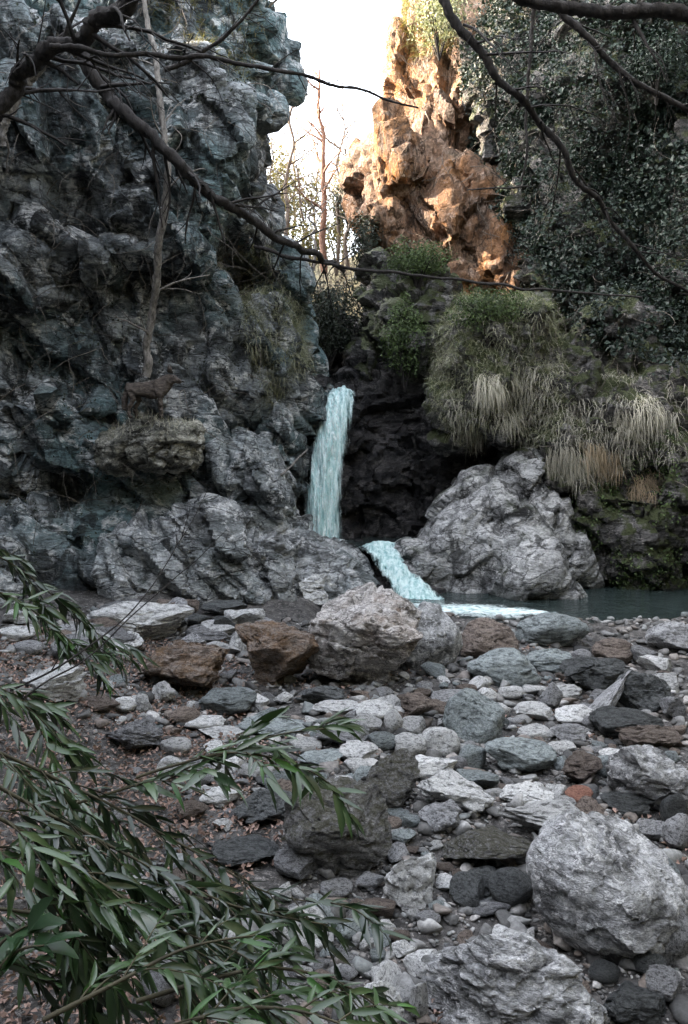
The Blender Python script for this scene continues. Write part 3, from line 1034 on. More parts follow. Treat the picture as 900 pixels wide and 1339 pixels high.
big(636, 840, 82, 62, 'stone_brown', 'brown boulder at the edge of the pool', RND, 19, sink=0.5)
big(722, 828, 98, 60, 'stone_green', 'wide green-grey boulder at the edge of the pool', RND, 20, sink=0.5)
big(806, 832, 84, 44, 'stone_pale', 'pale split boulder at the edge of the dark water', BIG, 21, sink=0.5)
big(804, 852, 60, 36, 'stone_brown', 'small reddish-brown boulder before the pale split boulder', RND, 22)
big(880, 836, 66, 46, 'stone_grey', 'grey boulder by the dark water below the mossy cliff', RND, 23, sink=0.5)
big(778, 882, 88, 46, 'stone_dark', 'dark teal flat-faced boulder between the pool-side stones', BIG, 24)
big(718, 862, 66, 30, 'stone_green', 'low layered green stone behind the peaked boulder', SLB, 25)
big(840, 908, 80, 66, 'stone_dark', 'dark upright boulder propping the leaning slab', BIG, 26, sink=0.5)
big(820, 948, 92, 50, 'stone_dark', 'dark rounded boulder under the leaning slab', RND, 27)
big(846, 964, 84, 40, 'stone_brown', 'brown pointed stone beside the dark rounded boulder', BIG, 28)
big(680, 988, 94, 50, 'stone_green', 'smooth oval green-grey boulder in the middle of the stones', RND, 29)
big(596, 1036, 104, 56, 'stone_pale', 'pale green blocky boulder right of the mossy rock', BIG, 30)
big(640, 1104, 130, 62, 'stone_moss', 'long stone with pale top and mossy underside', SLB, 31)
big(576, 1070, 60, 42, 'stone_grey', 'grey block behind the long stone with a mossy underside', BIG, 32)
big(506, 1022, 92, 78, 'stone_moss', 'dark rock with olive moss on its side', BIG, 33)
big(440, 1080, 150, 120, 'stone_moss', 'mossy angular boulder partly behind the leafy branch', BIG, 34)
big(352, 1056, 96, 52, 'stone_dark', 'dark grey stone behind the leafy shrub', BIG, 35)
big(316, 1112, 104, 40, 'stone_dark', 'flat dark slab on the leaf litter', SLB, 36)
big(538, 1146, 84, 70, 'stone_pale', 'pale lichen-speckled stone on the dead leaves', BIG, 37)
big(718, 1078, 130, 60, 'stone_pale', 'pale angular stone wedged behind the moss-spotted boulder', BIG, 38)
big(690, 1042, 74, 30, 'stone_pale', 'white wedge stone next to the reddish stone', BIG, 58)
big(296, 916, 82, 38, 'stone_green', 'smooth flat green-grey stone below the ochre boulder', RND, 39)
big(176, 960, 84, 46, 'stone_grey', 'plain grey squarish stone at the edge of the shrub', BIG, 40)
big(70, 895, 76, 48, 'stone_pale', 'pale rock resting on the left bank', BIG, 41)
big(356, 950, 96, 26, 'stone_green', 'long thin flat green stone before the stream', SLB, 42)
big(660, 1004, 60, 20, 'stone_dark', 'dark thin stone below the oval boulder', SLB, 59)
big(760, 1005, 56, 46, 'stone_brown', 'brown-grey stone beside the flat-topped boulder', BIG, 43)
big(880, 1225, 50, 80, 'stone_grey', 'grey stone wedged against the moss-spotted boulder', RND, 44)
big(886, 1090, 40, 50, 'stone_grey', 'grey stone above the moss-spotted boulder at the side of the bed', RND, 45)
big(500, 1316, 60, 66, 'stone_pale', 'pale stone near the shrub and the broad cracked boulder', BIG, 46)
big(830, 1310, 100, 60, 'stone_dark', 'dark mossy stone below the moss-spotted boulder', BIG, 47)
stone(758, 1040, 38, 24, 'stone_red', 'round', 2, label='small brick-red stone among grey ones', cat='stone')
big(412, 770, 60, 42, 'stone_pale', 'pale ridge stone between the left cliff and the large fissured boulder', BIG, 48, sink=0.4)
big(420, 908, 70, 30, 'stone_dark', 'dark wet stone in the shadow of the rust-stained boulder', SLB, 60)

# leaning slab
def leaning_slab():
    c, rx, ry, rz = solve_stone(795, 915, 90, 70, 0.6)
    v, f = stone_shape(4, 77, **SLB)
    me = np_mesh('slab', v, f)
    o = link('leaning_slab', me, M['stone_grey'], label='grey narrow slab leaning up against the dark upright boulder', cat='slab')
    o.location = c
    o.scale = (rx * 1.15, ry * 0.5, rx * 0.24)
    o.rotation_euler = (0.2, -0.70, 0.1)
leaning_slab()

MIDL = {'stone_green': 'mid-sized green-grey', 'stone_grey': 'mid-sized plain grey', 'stone_pale': 'mid-sized whitish', 'stone_dark': 'mid-sized dark', 'stone_brown': 'mid-sized brownish'}
mids = [(515, 944, 24, 30, 'pale', 'round'), (488, 930, 50, 24, 'pale', 'round'), (545, 925, 50, 34, 'brown', 'block'), (440, 926, 60, 20, 'pale', 'slab'),
        (268, 944, 50, 18, 'pale', 'slab'), (500, 970, 36, 22, 'green', 'round'), (535, 975, 44, 28, 'pale', 'round'), (575, 972, 50, 40, 'pale', 'round'),
        (562, 1002, 70, 32, 'pale', 'block'), (618, 990, 36, 30, 'green', 'round'), (625, 1020, 50, 26, 'green', 'block'), (700, 958, 44, 18, 'pale', 'slab'),
        (752, 935, 50, 24, 'pale', 'slab'), (720, 915, 30, 40, 'grey', 'block'), (745, 960, 44, 26, 'grey', 'block'), (806, 988, 46, 16, 'pale', 'slab'),
        (738, 1050, 30, 18, 'pale', 'round'), (690, 1062, 30, 14, 'dark', 'slab'), (646, 1040, 26, 18, 'pale', 'round'), (858, 870, 40, 22, 'pale', 'slab'),
        (872, 895, 36, 26, 'pale', 'slab'), (880, 925, 30, 30, 'grey', 'block'), (740, 905, 40, 18, 'pale', 'slab'), (700, 900, 40, 14, 'pale', 'slab'),
        (668, 905, 30, 16, 'pale', 'round'), (590, 910, 50, 16, 'grey', 'slab'), (700, 930, 50, 22, 'pale', 'slab'), (776, 945, 30, 16, 'grey', 'round'),
        (450, 960, 70, 30, 'grey', 'slab'), (420, 990, 60, 20, 'green', 'slab'), (470, 985, 50, 26, 'pale', 'block'), (400, 975, 40, 18, 'pale', 'round'),
        (640, 1150, 60, 34, 'dark', 'block'), (612, 1165, 46, 40, 'dark', 'slab'), (670, 1160, 60, 46, 'dark', 'round'), (640, 1185, 60, 22, 'grey', 'slab'),
        (528, 1240, 30, 20, 'pale', 'block'), (548, 1310, 24, 44, 'pale', 'block'), (560, 1200, 30, 18, 'grey', 'round'), (505, 1210, 24, 14, 'pale', 'block'),
        (340, 920, 24, 20, 'pale', 'block'), (188, 922, 22, 26, 'pale', 'block'), (215, 905, 30, 26, 'pale', 'block'), (240, 935, 40, 20, 'brown', 'round'),
        (130, 920, 50, 22, 'brown', 'block'), (290, 960, 60, 18, 'pale', 'slab'), (230, 975, 40, 22, 'pale', 'round'), (820, 1050, 60, 30, 'dark', 'block'),
        (880, 1060, 30, 40, 'dark', 'round'), (770, 1062, 34, 30, 'brown', 'block'), (850, 1085, 40, 26, 'grey', 'slab'), (820, 890, 30, 16, 'grey', 'round'),
        (690, 880, 24, 16, 'grey', 'block'), (760, 858, 24, 18, 'grey', 'round'), (750, 832, 22, 34, 'grey', 'slab'), (842, 858, 30, 22, 'grey', 'block'),
        (610, 900, 26, 12, 'brown', 'round'), (466, 1002, 30, 18, 'pale', 'round'), (540, 1012, 24, 16, 'pale', 'round'), (600, 1000, 26, 18, 'grey', 'round'),
        (270, 1000, 40, 20, 'grey', 'block'), (290, 1040, 50, 24, 'pale', 'block'), (250, 1060, 40, 24, 'brown', 'block'), (330, 1010, 36, 20, 'pale', 'slab'),
        (390, 1130, 60, 40, 'grey', 'block'), (440, 1160, 40, 22, 'grey', 'round'), (850, 1260, 40, 30, 'dark', 'round'), (870, 1290, 50, 40, 'grey', 'block'),
        (790, 1270, 40, 26, 'dark', 'round'), (150, 835, 60, 30, 'grey', 'block'), (320, 812, 50, 34, 'pale', 'block'), (285, 826, 44, 24, 'pale', 'block'),
        (345, 820, 40, 22, 'grey', 'block'), (100, 850, 60, 34, 'grey', 'block')]
def clear_px(x, y, s):
    return all(abs(x - m[0]) > (s + m[2]) * 0.42 or abs(y - m[1]) > (s * 0.6 + m[3]) * 0.42 for m in BIG_PX + mids)
n_extra = 0
for i in range(1500):
    qy = float(905 + 330 * RNG.random() ** 1.5)
    qx = float(RNG.uniform(150 + max(0, qy - 960) * 1.6, 890))
    qs = float(RNG.uniform(0.06, 0.15)) * (qy - 560)
    if n_extra < 90 and clear_px(qx, qy, qs):
        mids.append((qx, qy, qs, qs * float(RNG.uniform(0.42, 0.7)), ['grey', 'pale', 'green', 'pale', 'grey', 'green', 'pale', 'brown'][n_extra % 8],
                     ['block', 'block', 'slab', 'round', 'slab'][n_extra % 5]))
        n_extra += 1
for i in range(34):
    mids.append((float(RNG.uniform(20, 345)), float(RNG.uniform(795, 850)), float(RNG.uniform(26, 60)), float(RNG.uniform(16, 34)),
                 ['grey', 'pale', 'dark', 'grey', 'pale', 'brown'][i % 6], ['block', 'block', 'slab', 'round'][i % 4]))
for px, py, w, h, c, kd in mids:
    mt = 'stone_' + c
    o = stone(px, py, w * 1.1, h * 1.15, mt, kd, group='mid-sized stones of the stream bed')
    o['label'] = '%s %sstone beside the %s' % (MIDL[mt], {'round': 'rounded ', 'slab': 'flat ', 'block': 'angular '}[kd], near(o.location.x, o.location.y))

# small stones that fill the gaps: individuals, then gravel
SML = {'stone_green': 'small green-grey', 'stone_grey': 'small grey', 'stone_pale': 'small whitish', 'stone_brown': 'small brownish'}
def fill_stones(count):
    done = 0
    tries = 0
    mats = ['stone_grey', 'stone_pale', 'stone_green', 'stone_pale', 'stone_brown', 'stone_grey']
    while done < count and tries < 20000:
        tries += 1
        px = 150 + 740 * RNG.random()
        py = 880 + 455 * RNG.random() ** 1.25
        if px < 380 and py > 1000 and RNG.random() < 0.75:
            continue
        if px < 200 + (py - 900) * 0.2 and RNG.random() < 0.6:
            continue
        r = 0.035 + 0.075 * RNG.random() ** 2.2
        d = ray(px, py)
        t = 2.0 / -d[2]
        for i in range(8):
            t = (G1(d[0] * t, d[1] * t) - CAM_Z) / d[2]
        x, y = d[0] * t, d[1] * t
        if y > 9.8:
            continue
        if any((x - a) ** 2 + (y - b) ** 2 < (0.86 * q + r * 0.75) ** 2 for a, b, q in PLACED):
            continue
        mt = mats[int(RNG.integers(0, 6))]
        me = stone_mesh('small', int(RNG.integers(0, 8)), mt)
        o = bpy.data.objects.new('cobble', me)
        COL.objects.link(o)
        s = 0.75 + 0.5 * RNG.random()
        o.scale = (r * (0.9 + 0.5 * RNG.random()), r * (0.8 + 0.4 * RNG.random()), r * 0.62 * s)
        o.location = (x, y, G1(x, y) + r * 0.3 * s)
        o.rotation_euler = ((RNG.random() - .5) * 0.5, (RNG.random() - .5) * 0.5, RNG.random() * 6.28)
        tag(o, '%s cobble near the %s' % (SML[mt], near(x, y)), 'cobble', 'small cobbles between the boulders')
        PLACED.append((x, y, r))
        done += 1
fill_stones(290)

def gravel(n, name, lo, hi, mat, seed, box=None, cond=None, **tags):
    rg = np.random.default_rng(seed)
    x = rg.uniform(-3.6, 4.6, n)
    y = 2.6 + 7.4 * rg.random(n) ** 1.4
    if box is not None:
        x = rg.uniform(box[0], box[1], n)
        y = rg.uniform(box[2], box[3], n)
    if cond is not None:
        m = cond(x, y)
        x, y = x[m], y[m]
        n = len(x)
    z = G(x, y)
    v, f = ICO[2] if hi > 0.03 else ICO[1]
    nv = len(v)
    r = lo + (hi - lo) * rg.random(n) ** 2
    A = rg.random(n) * 6.28
    base = v[None] * (1 + 0.5 * (rg.random((n, nv, 1)) - 0.5))
    if hi > 0.03:
        pool = np.stack([stone_shape(2, 300 + i, 10, 0.35, 0.85, 0.25, 0.0, 0.03)[0] for i in range(12)])
        base = pool[rg.integers(0, 12, n)]
    sc = np.stack([r * rg.uniform(0.8, 1.5, n), r * rg.uniform(0.7, 1.1, n), r * rg.uniform(0.35, 0.75, n)], 1)
    q = base * sc[:, None, :]
    tx = rg.normal(0, 0.35, n)
    q = np.stack([q[..., 0], q[..., 1] * np.cos(tx)[:, None] - q[..., 2] * np.sin(tx)[:, None], q[..., 1] * np.sin(tx)[:, None] + q[..., 2] * np.cos(tx)[:, None]], -1)
    ca, sa = np.cos(A)[:, None], np.sin(A)[:, None]
    q = np.stack([q[..., 0] * ca - q[..., 1] * sa, q[..., 0] * sa + q[..., 1] * ca, q[..., 2]], -1)
    q += np.stack([x, y, z + r * 0.3], 1)[:, None, :]
    F = (f[None] + (np.arange(n) * nv)[:, None, None]).reshape(-1, 3)
    return link(name, np_mesh(name, q.reshape(-1, 3), F), mat, kind='stuff', **tags)

def gravel_mat():
    m, nt, bs, out = new_mat('gravel')
    k = NT(nt)
    g = k.n('ShaderNodeNewGeometry')
    c = k.ramp(g.outputs['Random Per Island'], [(0.0, (0.03, 0.03, 0.03)), (0.3, (0.12, 0.118, 0.115)), (0.55, (0.22, 0.22, 0.218)), (0.75, (0.16, 0.13, 0.11)), (0.86, (0.42, 0.41, 0.40)), (1.0, (0.13, 0.145, 0.145))])
    n = k.noise(k.coords(), 40, 5, 0.7)
    c = k.mix(1.0, c, k.ramp(n, [(0.3, 0.5), (0.7, 1.3)]), 'MULTIPLY')
    k.L(c, bs.inputs['Base Color'])
    bs.inputs['Roughness'].default_value = 0.75
    k.L(k.bump(n, 0.4, 0.01), bs.inputs['Normal'])
    M['gravel'] = m
gravel_mat()
def off_bank(x, y):
    p = project(np.stack([x, y, G(x, y)], 1))
    return (p[:, 0] > 340 + (p[:, 1] - 1000) * 0.25) | (p[:, 1] < 960) | (vnoise(np.stack([x * 2.0, y * 2.0, x * 0], 1), 44) > 0.45)
gravel(5600, 'gravel', 0.02, 0.075, M['gravel'], 5, cond=off_bank)
gravel(10000, 'fine_gravel', 0.007, 0.02, M['gravel'], 6, box=(-1.6, 2.4, 2.8, 6.0), cond=off_bank)

# ---------------------------------------------------------------- leaves, litter, ivy, grass
def leaf_quads(pos, nrm, size, name, mat, aspect=0.55, jitter=0.9, fold=0.25, rg=RNG, seedlen=None):
    """folded diamond leaves at points, facing roughly along nrm"""
    n = len(pos)
    d = nrm + rg.normal(0, jitter, (n, 3))
    d /= np.linalg.norm(d, axis=1)[:, None] + 1e-9
    a = rg.normal(size=(n, 3))
    a -= d * (a * d).sum(1)[:, None]
    a /= np.linalg.norm(a, axis=1)[:, None] + 1e-9
    b = np.cross(d, a)
    L = (size * rg.uniform(0.6, 1.35, n))[:, None]
    W = L * aspect
    p0 = pos - a * L * 0.5
    p2 = pos + a * L * 0.5 - d * L * 0.12
    p1 = pos + b * W * 0.5 + d * L * fold * 0.5 - a * L * 0.08
    p3 = pos - b * W * 0.5 + d * L * fold * 0.5 - a * L * 0.08
    V = np.stack([p0, p1, p2, p3], 1).reshape(-1, 3)
    i = np.arange(n)[:, None] * 4
    F = np.concatenate([i + np.array([[0, 1, 2]]), i + np.array([[0, 2, 3]])], 0)
    return np_mesh(name, V, F, smooth=False)

def sample_surface(o, n, poly=None, facing=True, rg=RNG, nz=None):
    me = o.data
    me.calc_loop_triangles()
    t = np.empty(len(me.loop_triangles) * 3, np.int32)
    me.loop_triangles.foreach_get('vertices', t)
    t = t.reshape(-1, 3)
    v = mesh_arrays(me)
    A, B, C = v[t[:, 0]], v[t[:, 1]], v[t[:, 2]]
    cr = np.cross(B - A, C - A)
    ar = np.linalg.norm(cr, axis=1)
    nn = cr / (ar[:, None] + 1e-12)
    cen = (A + B + C) / 3
    m = np.ones(len(t), bool)
    if poly is not None:
        m &= in_poly(project(cen), poly)
    if facing:
        m &= ((np.array([0, 0, CAM_Z]) - cen) * nn).sum(1) > -0.25 * np.linalg.norm(cen, axis=1)
    if nz is not None:
        m &= nn[:, 2] > nz
    w = ar * m
    if w.sum() <= 0:
        return np.zeros((0, 3)), np.zeros((0, 3))
    i = rg.choice(len(t), n, p=w / w.sum())
    u = rg.random((n, 2))
    s = np.sqrt(u[:, :1])
    p = A[i] * (1 - s) + B[i] * (s * (1 - u[:, 1:])) + C[i] * (s * u[:, 1:])
    return p, nn[i]

# litter on the bed and bank
def litter(n):
    rg = np.random.default_rng(12)
    x = rg.uniform(-3.4, 2.2, n)
    y = 2.2 + 6.5 * rg.random(n) ** 1.2
    pn = vnoise(np.stack([x * 1.6, y * 1.6, x * 0], 1), 77)
    px = project(np.stack([x, y, G(x, y)], 1))
    keep = (pn > 0.05) | (px[:, 0] < 330)
    left = px[:, 0] < 330 + (px[:, 1] - 900) * 0.6
    keep &= left | (rg.random(n) < 0.25)
    x, y = x[keep], y[keep]
    z = G(x, y) + 0.01 + 0.03 * rg.random(len(x))
    nrm = np.tile(np.array([[0, 0, 1.0]]), (len(x), 1))
    link('leaf_litter', leaf_quads(np.stack([x, y, z], 1), nrm, 0.036, 'leaf_litter', M['litter'], 0.6, 0.45, 0.35, rg), M['litter'], kind='stuff',
         label='pinkish brown dead leaves lying on the bank and between stones')
litter(30000)

def ivy():
    poly = [(606, -40), (920, -40), (920, 500), (800, 450), (750, 410), (716, 370), (690, 330), (640, 250), (612, 150)]
    p, n = sample_surface(right_cliff, 70000, poly)
    c = fbm(p * 1.1, 55, 3)
    c2 = fbm(p * 3.0, 56, 3)
    keep = (c + 0.5 * c2) > -0.55
    p, n, c, c2 = p[keep], n[keep], c[keep], c2[keep]
    lift = RNG.random(len(p)) ** 0.7 * (0.10 + 0.55 * np.clip(c + 0.3, 0, 1) + 0.25 * np.clip(c2, 0, 1))
    p = p + n * lift[:, None] + np.array([0, 0, -0.05])
    me = leaf_quads(p, n * 0.6 + np.array([0, -0.3, 0.5]), 0.066 * (0.75 + 0.7 * np.clip(c2 + 0.4, 0, 1.2)), 'ivy', M['ivy'], 0.7, 0.55)
    link('ivy', me, M['ivy'], kind='stuff', label='dark evergreen ivy covering the right cliff')
    # scattered greenery lower down
    poly2 = [(740, 600), (888, 560), (888, 790), (760, 770), (700, 640)]
    p, n = sample_surface(right_cliff, 7000, poly2)
    c = fbm(p * 2.0, 58, 3)
    p, n = p[c > -0.1], n[c > -0.1]
    p = p + n * (RNG.random(len(p))[:, None] * 0.12)
    link('ground_ivy', leaf_quads(p, n, 0.05, 'ground_ivy', M['bush'], 0.7, 0.7), M['bush'], kind='stuff', label='small green leaves on the damp lower right cliff')
ivy()

def blades(tb_v, tb_f, base, root, d, L, w, droop, rg, seg=5):
    pass

def grass_mesh(name, roots, nrm, L, width, droop, rg, out=0.5, seg=5, upk=0.4):
    """drooping blades, one strip each"""
    n = len(roots)
    d = nrm * out + rg.normal(0, 0.28, (n, 3)) + np.array([0, 0, upk])
    d /= np.linalg.norm(d, axis=1)[:, None]
    ln = L * rg.uniform(0.5, 1.3, n)
    side = np.cross(d, np.tile([[0, 0, 1.0]], (n, 1))) + rg.normal(0, 0.2, (n, 3))
    side /= np.linalg.norm(side, axis=1)[:, None] + 1e-9
    p = roots.copy()
    rings = []
    for s in range(seg + 1):
        w = width * (1 - s / seg) ** 0.7 + 0.0006
        rings.append(np.stack([p - side * w / 2, p + side * w / 2], 1))
        d = d + np.array([0, 0, -droop]) + rg.normal(0, 0.06, (n, 3))
        d /= np.linalg.norm(d, axis=1)[:, None]
        p = p + d * (ln / seg)[:, None]
    V = np.stack(rings, 1).reshape(-1, 3)
    k = (seg + 1) * 2
    i = (np.arange(n) * k)[:, None]
    F = []
    for s in range(seg):
        F.append(i + np.array([[2 * s, 2 * s + 1, 2 * s + 3, 2 * s + 2]]))
    return np_mesh(name, V, np.concatenate(F, 0))

def grass():
    rg = np.random.default_rng(21)
    dome = [(556, 480), (575, 420), (600, 385), (660, 372), (720, 400), (745, 470), (740, 560), (700, 590), (650, 560), (600, 580), (570, 540)]
    p, n = sample_surface(right_cliff, 22000, dome, rg=rg)
    link('dome_grass', grass_mesh('dome_grass', p, n, 0.22, 0.007, 0.34, rg), M['grass_green'], kind='stuff', label='green and straw grass thatching the rounded overhang')
    cur = [(566, 470), (640, 440), (745, 480), (900, 500), (900, 610), (850, 600), (800, 625), (752, 640), (705, 590), (650, 560), (590, 580)]
    p, n = sample_surface(right_cliff, 16000, cur, rg=rg)
    k = fbm(p * 1.7, 95, 3) > -0.08
    p, n = p[k], n[k]
    link('straw_grass', grass_mesh('straw_grass', p, n * 0.8 + np.array([0, -0.3, 0]), 0.24, 0.007, 0.42, rg, out=0.8, upk=0.35), M['straw'], kind='stuff',
         label='pale straw grass draping the right cliff from the overhang')
    # hanging tufts, each a thing
    tufts = [(600, 560, 'grass_dry'), (622, 565, 'grass_dry'), (645, 555, 'grass_dry'), (668, 548, 'grass_dry'), (690, 560, 'grass_dry'), (712, 575, 'grass_dry'),
             (735, 605, 'grass_dry'), (752, 612, 'grass_dry'), (775, 600, 'grass_tan'), (795, 608, 'grass_tan'), (840, 640, 'grass_tan'), (640, 510, 'grass_dry'),
             (680, 510, 'grass_dry'), (845, 540, 'grass_dry'), (870, 560, 'grass_dry'), (820, 560, 'grass_dry'), (860, 300, 'grass_dry'),
             (612, 520, 'grass_dry'), (700, 470, 'grass_dry')]
    lab = {'grass_dry': 'pale dry grass tuft hanging from the right cliff', 'grass_tan': 'tan dry grass tuft hanging from the right cliff below the overhang'}
    for px, py, mt in tufts:
        q, qn = sample_surface(right_cliff, 520, [(px - 16, py - 22), (px + 16, py - 22), (px + 16, py + 8), (px - 16, py + 8)], rg=rg)
        if len(q) == 0:
            continue
        yy = np.median(q[:, 1])
        ok = np.abs(q[:, 1] - yy) < 0.35
        q, qn = q[ok], qn[ok]
        c = q.mean(0)
        q = q - c
        lb = lab[mt]
        if mt == 'grass_dry':
            if py == 300:
                lb = 'lone pale grass tuft growing amid the dark ivy'
            elif px > 800:
                lb = 'pale dry grass tuft on the right cliff under the ivy'
            elif px > 730:
                lb = 'pale dry grass tuft hanging right beside the tan tufts'
            elif py < 540:
                lb = 'pale dry grass tuft high on the rounded overhang'
            else:
                lb = 'pale dry grass tuft fringing the lower rim of the rounded overhang'
        elif px > 820:
            lb = 'tan dry grass tuft hanging alone on the right cliff'
        else:
            lb = 'tan dry grass tuft hanging at the end of the pale fringe'
        o = link('grass_tuft', grass_mesh('grass_tuft', q, qn * 0.7 + np.array([0, -0.5, 0]), 0.34, 0.007, 0.5, rg, out=0.75, seg=6, upk=0.2), M[mt],
                 label=lb, cat='grass tuft', group='dry grass tufts hanging on the right cliff')
        o.location = c
    # left side: dry growth on the shoulder by the gorge, and yellowed turf on top whose gold also stands in for sun
    sh = [(306, 320), (350, 320), (395, 400), (405, 480), (350, 540), (316, 440)]
    p, n = sample_surface(left_cliff, 9000, sh, rg=rg)
    link('shoulder_grass', grass_mesh('shoulder_grass', p, n, 0.26, 0.007, 0.36, rg), M['grass_green'], kind='stuff', label='olive grass on the left shoulder of the gorge')
    tp = [(150, -40), (345, -40), (345, 60), (320, 110), (270, 70), (200, 30)]
    p, n = sample_surface(left_cliff, 3000, tp, rg=rg)
    link('cliff_top_grass', grass_mesh('cliff_top_grass', p, n, 0.22, 0.007, 0.3, rg), M['gold'], kind='stuff', label='yellowed grass along the top of the left cliff')
    lw = [(264, 590), (292, 600), (292, 630), (268, 630)]
    p, n = sample_surface(left_cliff, 500, lw, rg=rg)
    ok = np.abs(p[:, 1] - np.median(p[:, 1])) < 0.25
    p, n = p[ok], n[ok]
    o = link('grass_tuft', grass_mesh('grass_tuft', p, n, 0.4, 0.007, 0.55, rg), M['grass_tan'], label='tan dry grass tuft hanging below the mossy ledge on the left cliff', cat='grass tuft')
    ct = [(520, -20), (600, -20), (600, 60), (560, 80), (525, 60)]
    p, n = sample_surface(crag, 2600, ct, rg=rg)
    link('crag_top_grass', grass_mesh('crag_top_grass', p, n, 0.4, 0.012, 0.3, rg), M['gold'], kind='stuff', label='dry yellow growth on top of the orange crag')
grass()

def bush(name, px, py, Y, rx, ry, rd, n, size, mat, label, cat='bush', seed=1, group=None):
    rg = np.random.default_rng(seed)
    c = P(px, py, Y)
    ax, az = rx * Y / FPX, ry * Y / FPX
    root = bpy.data.objects.new(name, None)
    COL.objects.link(root)
    root.location = (c[0], c[1], c[2] - az)
    tag(root, label, cat, group)
    d = rg.normal(size=(n, 3))
    d /= np.linalg.norm(d, axis=1)[:, None]
    r = rg.random(n) ** 0.45
    lump = 1 + 0.35 * fbm(d * 2.2 + seed, seed, 3)
    q = d * (r * lump)[:, None] * np.array([ax, rd, az]) + np.array([0, 0, az])
    link('foliage', leaf_quads(q, d + np.array([0, -0.2, 0.5]), size, 'foliage', M[mat], 0.5, 0.7, rg=rg), M[mat], parent=root)
    tb = Tubes()
    for i in range(9):
        e = d[i] * np.array([ax, rd, az]) * 0.8 + np.array([0, 0, az])
        tb.add(catmull([np.array([0, 0, -0.25]), e * 0.5 + np.array([0, 0, 0.05]), e], 4), 0.018, 0.004, 5)
    link('stem', tb.mesh('stem'), M['bark_dark'], parent=root)
    return root
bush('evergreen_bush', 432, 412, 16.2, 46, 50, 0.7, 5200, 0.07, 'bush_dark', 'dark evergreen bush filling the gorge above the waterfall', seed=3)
bush('mossy_bush', 546, 342, 14.9, 44, 26, 0.5, 3600, 0.055, 'bush', 'low green cushion bush under the orange crag', seed=4)
bush('fern_bush', 530, 440, 14.3, 32, 52, 0.35, 3000, 0.06, 'bush', 'green bush draping the rock right of the gorge', seed=5)
bush('ivy_bush', 640, 405, 12.6, 52, 28, 0.35, 3200, 0.05, 'bush', 'green leafy cushion crowning the grassy overhang', seed=6)
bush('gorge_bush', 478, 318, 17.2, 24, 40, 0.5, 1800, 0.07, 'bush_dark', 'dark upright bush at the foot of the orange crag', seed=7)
bush('gorge_bush', 455, 262, 22.0, 16, 26, 0.5, 1200, 0.09, 'bush_dark', 'small dark conifer in the gap behind the bare trees', seed=8)
bush('conifer', 860, 80, 13.4, 40, 34, 0.5, 2400, 0.06, 'ivy', 'blue-green conifer bough on the ivy cliff near the overhead trunk', seed=9)
bush('golden_bush', 372, 268, 24.0, 26, 48, 0.8, 1300, 0.10, 'gold', 'golden leafless-looking thicket in the gap by the left cliff', seed=10)
bush('golden_bush', 405, 318, 22.0, 40, 30, 0.8, 1200, 0.10, 'gold', 'low golden brush under the bare trees of the gap', seed=11)
bush('ridge_bush', 575, 20, 17.6, 38, 40, 0.8, 2000, 0.08, 'grass_green', 'olive scrub growing on the face of the orange crag', seed=12)

# ---------------------------------------------------------------- trees and branches
def bare_tree(px, py0, py1, Y, r, mat, label, lean=0.0, kids=9, seed=1, blen=1.1, group='bare trees in the gap'):
    global RNG
    keep = RNG
    RNG = np.random.default_rng(seed)
    a = P(px, py0, Y)
    b = P(px + lean, py1, Y)
    root = bpy.data.objects.new('bare_tree', None)
    COL.objects.link(root)
    root.location = a
    tag(root, label, 'tree', group)
    tb = Tubes()
    n = 9
    pts = [np.zeros(3)]
    for i in range(1, n + 1):
        t = i / n
        pts.append((b - a) * t + np.array([RNG.normal(0, 0.05), RNG.normal(0, 0.05), 0]))
    pts[0] = pts[0] + np.array([0, 0, -0.4])
    tr = catmull(pts, 4)
    tb.add(tr, r, r * 0.25, 7)
    link('trunk', tb.mesh('trunk'), M[mat], parent=root)
    cb = Tubes()
    for i in range(kids):
        t = 0.25 + 0.75 * (i + RNG.random()) / kids
        k = min(int(t * (len(tr) - 1)), len(tr) - 1)
        an = RNG.random() * 6.28
        grow(cb, tr[k], np.array([math.cos(an), math.sin(an) * 0.7, 0.7]), blen * (1.3 - 0.7 * t), max(0.014, r * 0.38), 2, 0.55, 0.02, 6, 3, 4)
    link('crown', cb.mesh('crown'), M[mat], parent=root)
    RNG = keep
bare_tree(424, 335, 92, 20.0, 0.085, 'bark_red', 'reddish bare trunk standing tallest in the gap', -8, 10, 31, 0.9)
bare_tree(440, 340, 120, 22.0, 0.054, 'twig', 'thin bare tree close right of the reddish trunk', 10, 9, 32, 1.2)
bare_tree(372, 330, 70, 21.0, 0.061, 'twig', 'slim bare tree leaning by the edge of the left cliff', 14, 9, 33, 1.3)
bare_tree(398, 330, 190, 23.0, 0.047, 'twig', 'short bare sapling between the golden brush clumps', -12, 9, 34, 1.3)
bare_tree(455, 330, 180, 21.0, 0.054, 'twig', 'thin bare tree beside the orange crag', -6, 9, 35, 1.1)
bare_tree(352, 320, 150, 24.0, 0.041, 'twig', 'slender bare sapling half hidden by the left cliff', 6, 8, 36, 1.3)
bare_tree(410, 330, 230, 18.5, 0.034, 'bark_grey', 'pale short sapling above the dark gorge bush', 2, 7, 37, 0.7)
bare_tree(318, 90, -60, 13.2, 0.068, 'twig', 'bare sapling growing from the top of the left cliff', 28, 10, 38, 1.5)
bare_tree(280, 40, -80, 13.0, 0.054, 'twig', 'thin bare sapling on the cliff top among yellow grass', 20, 9, 39, 1.4)

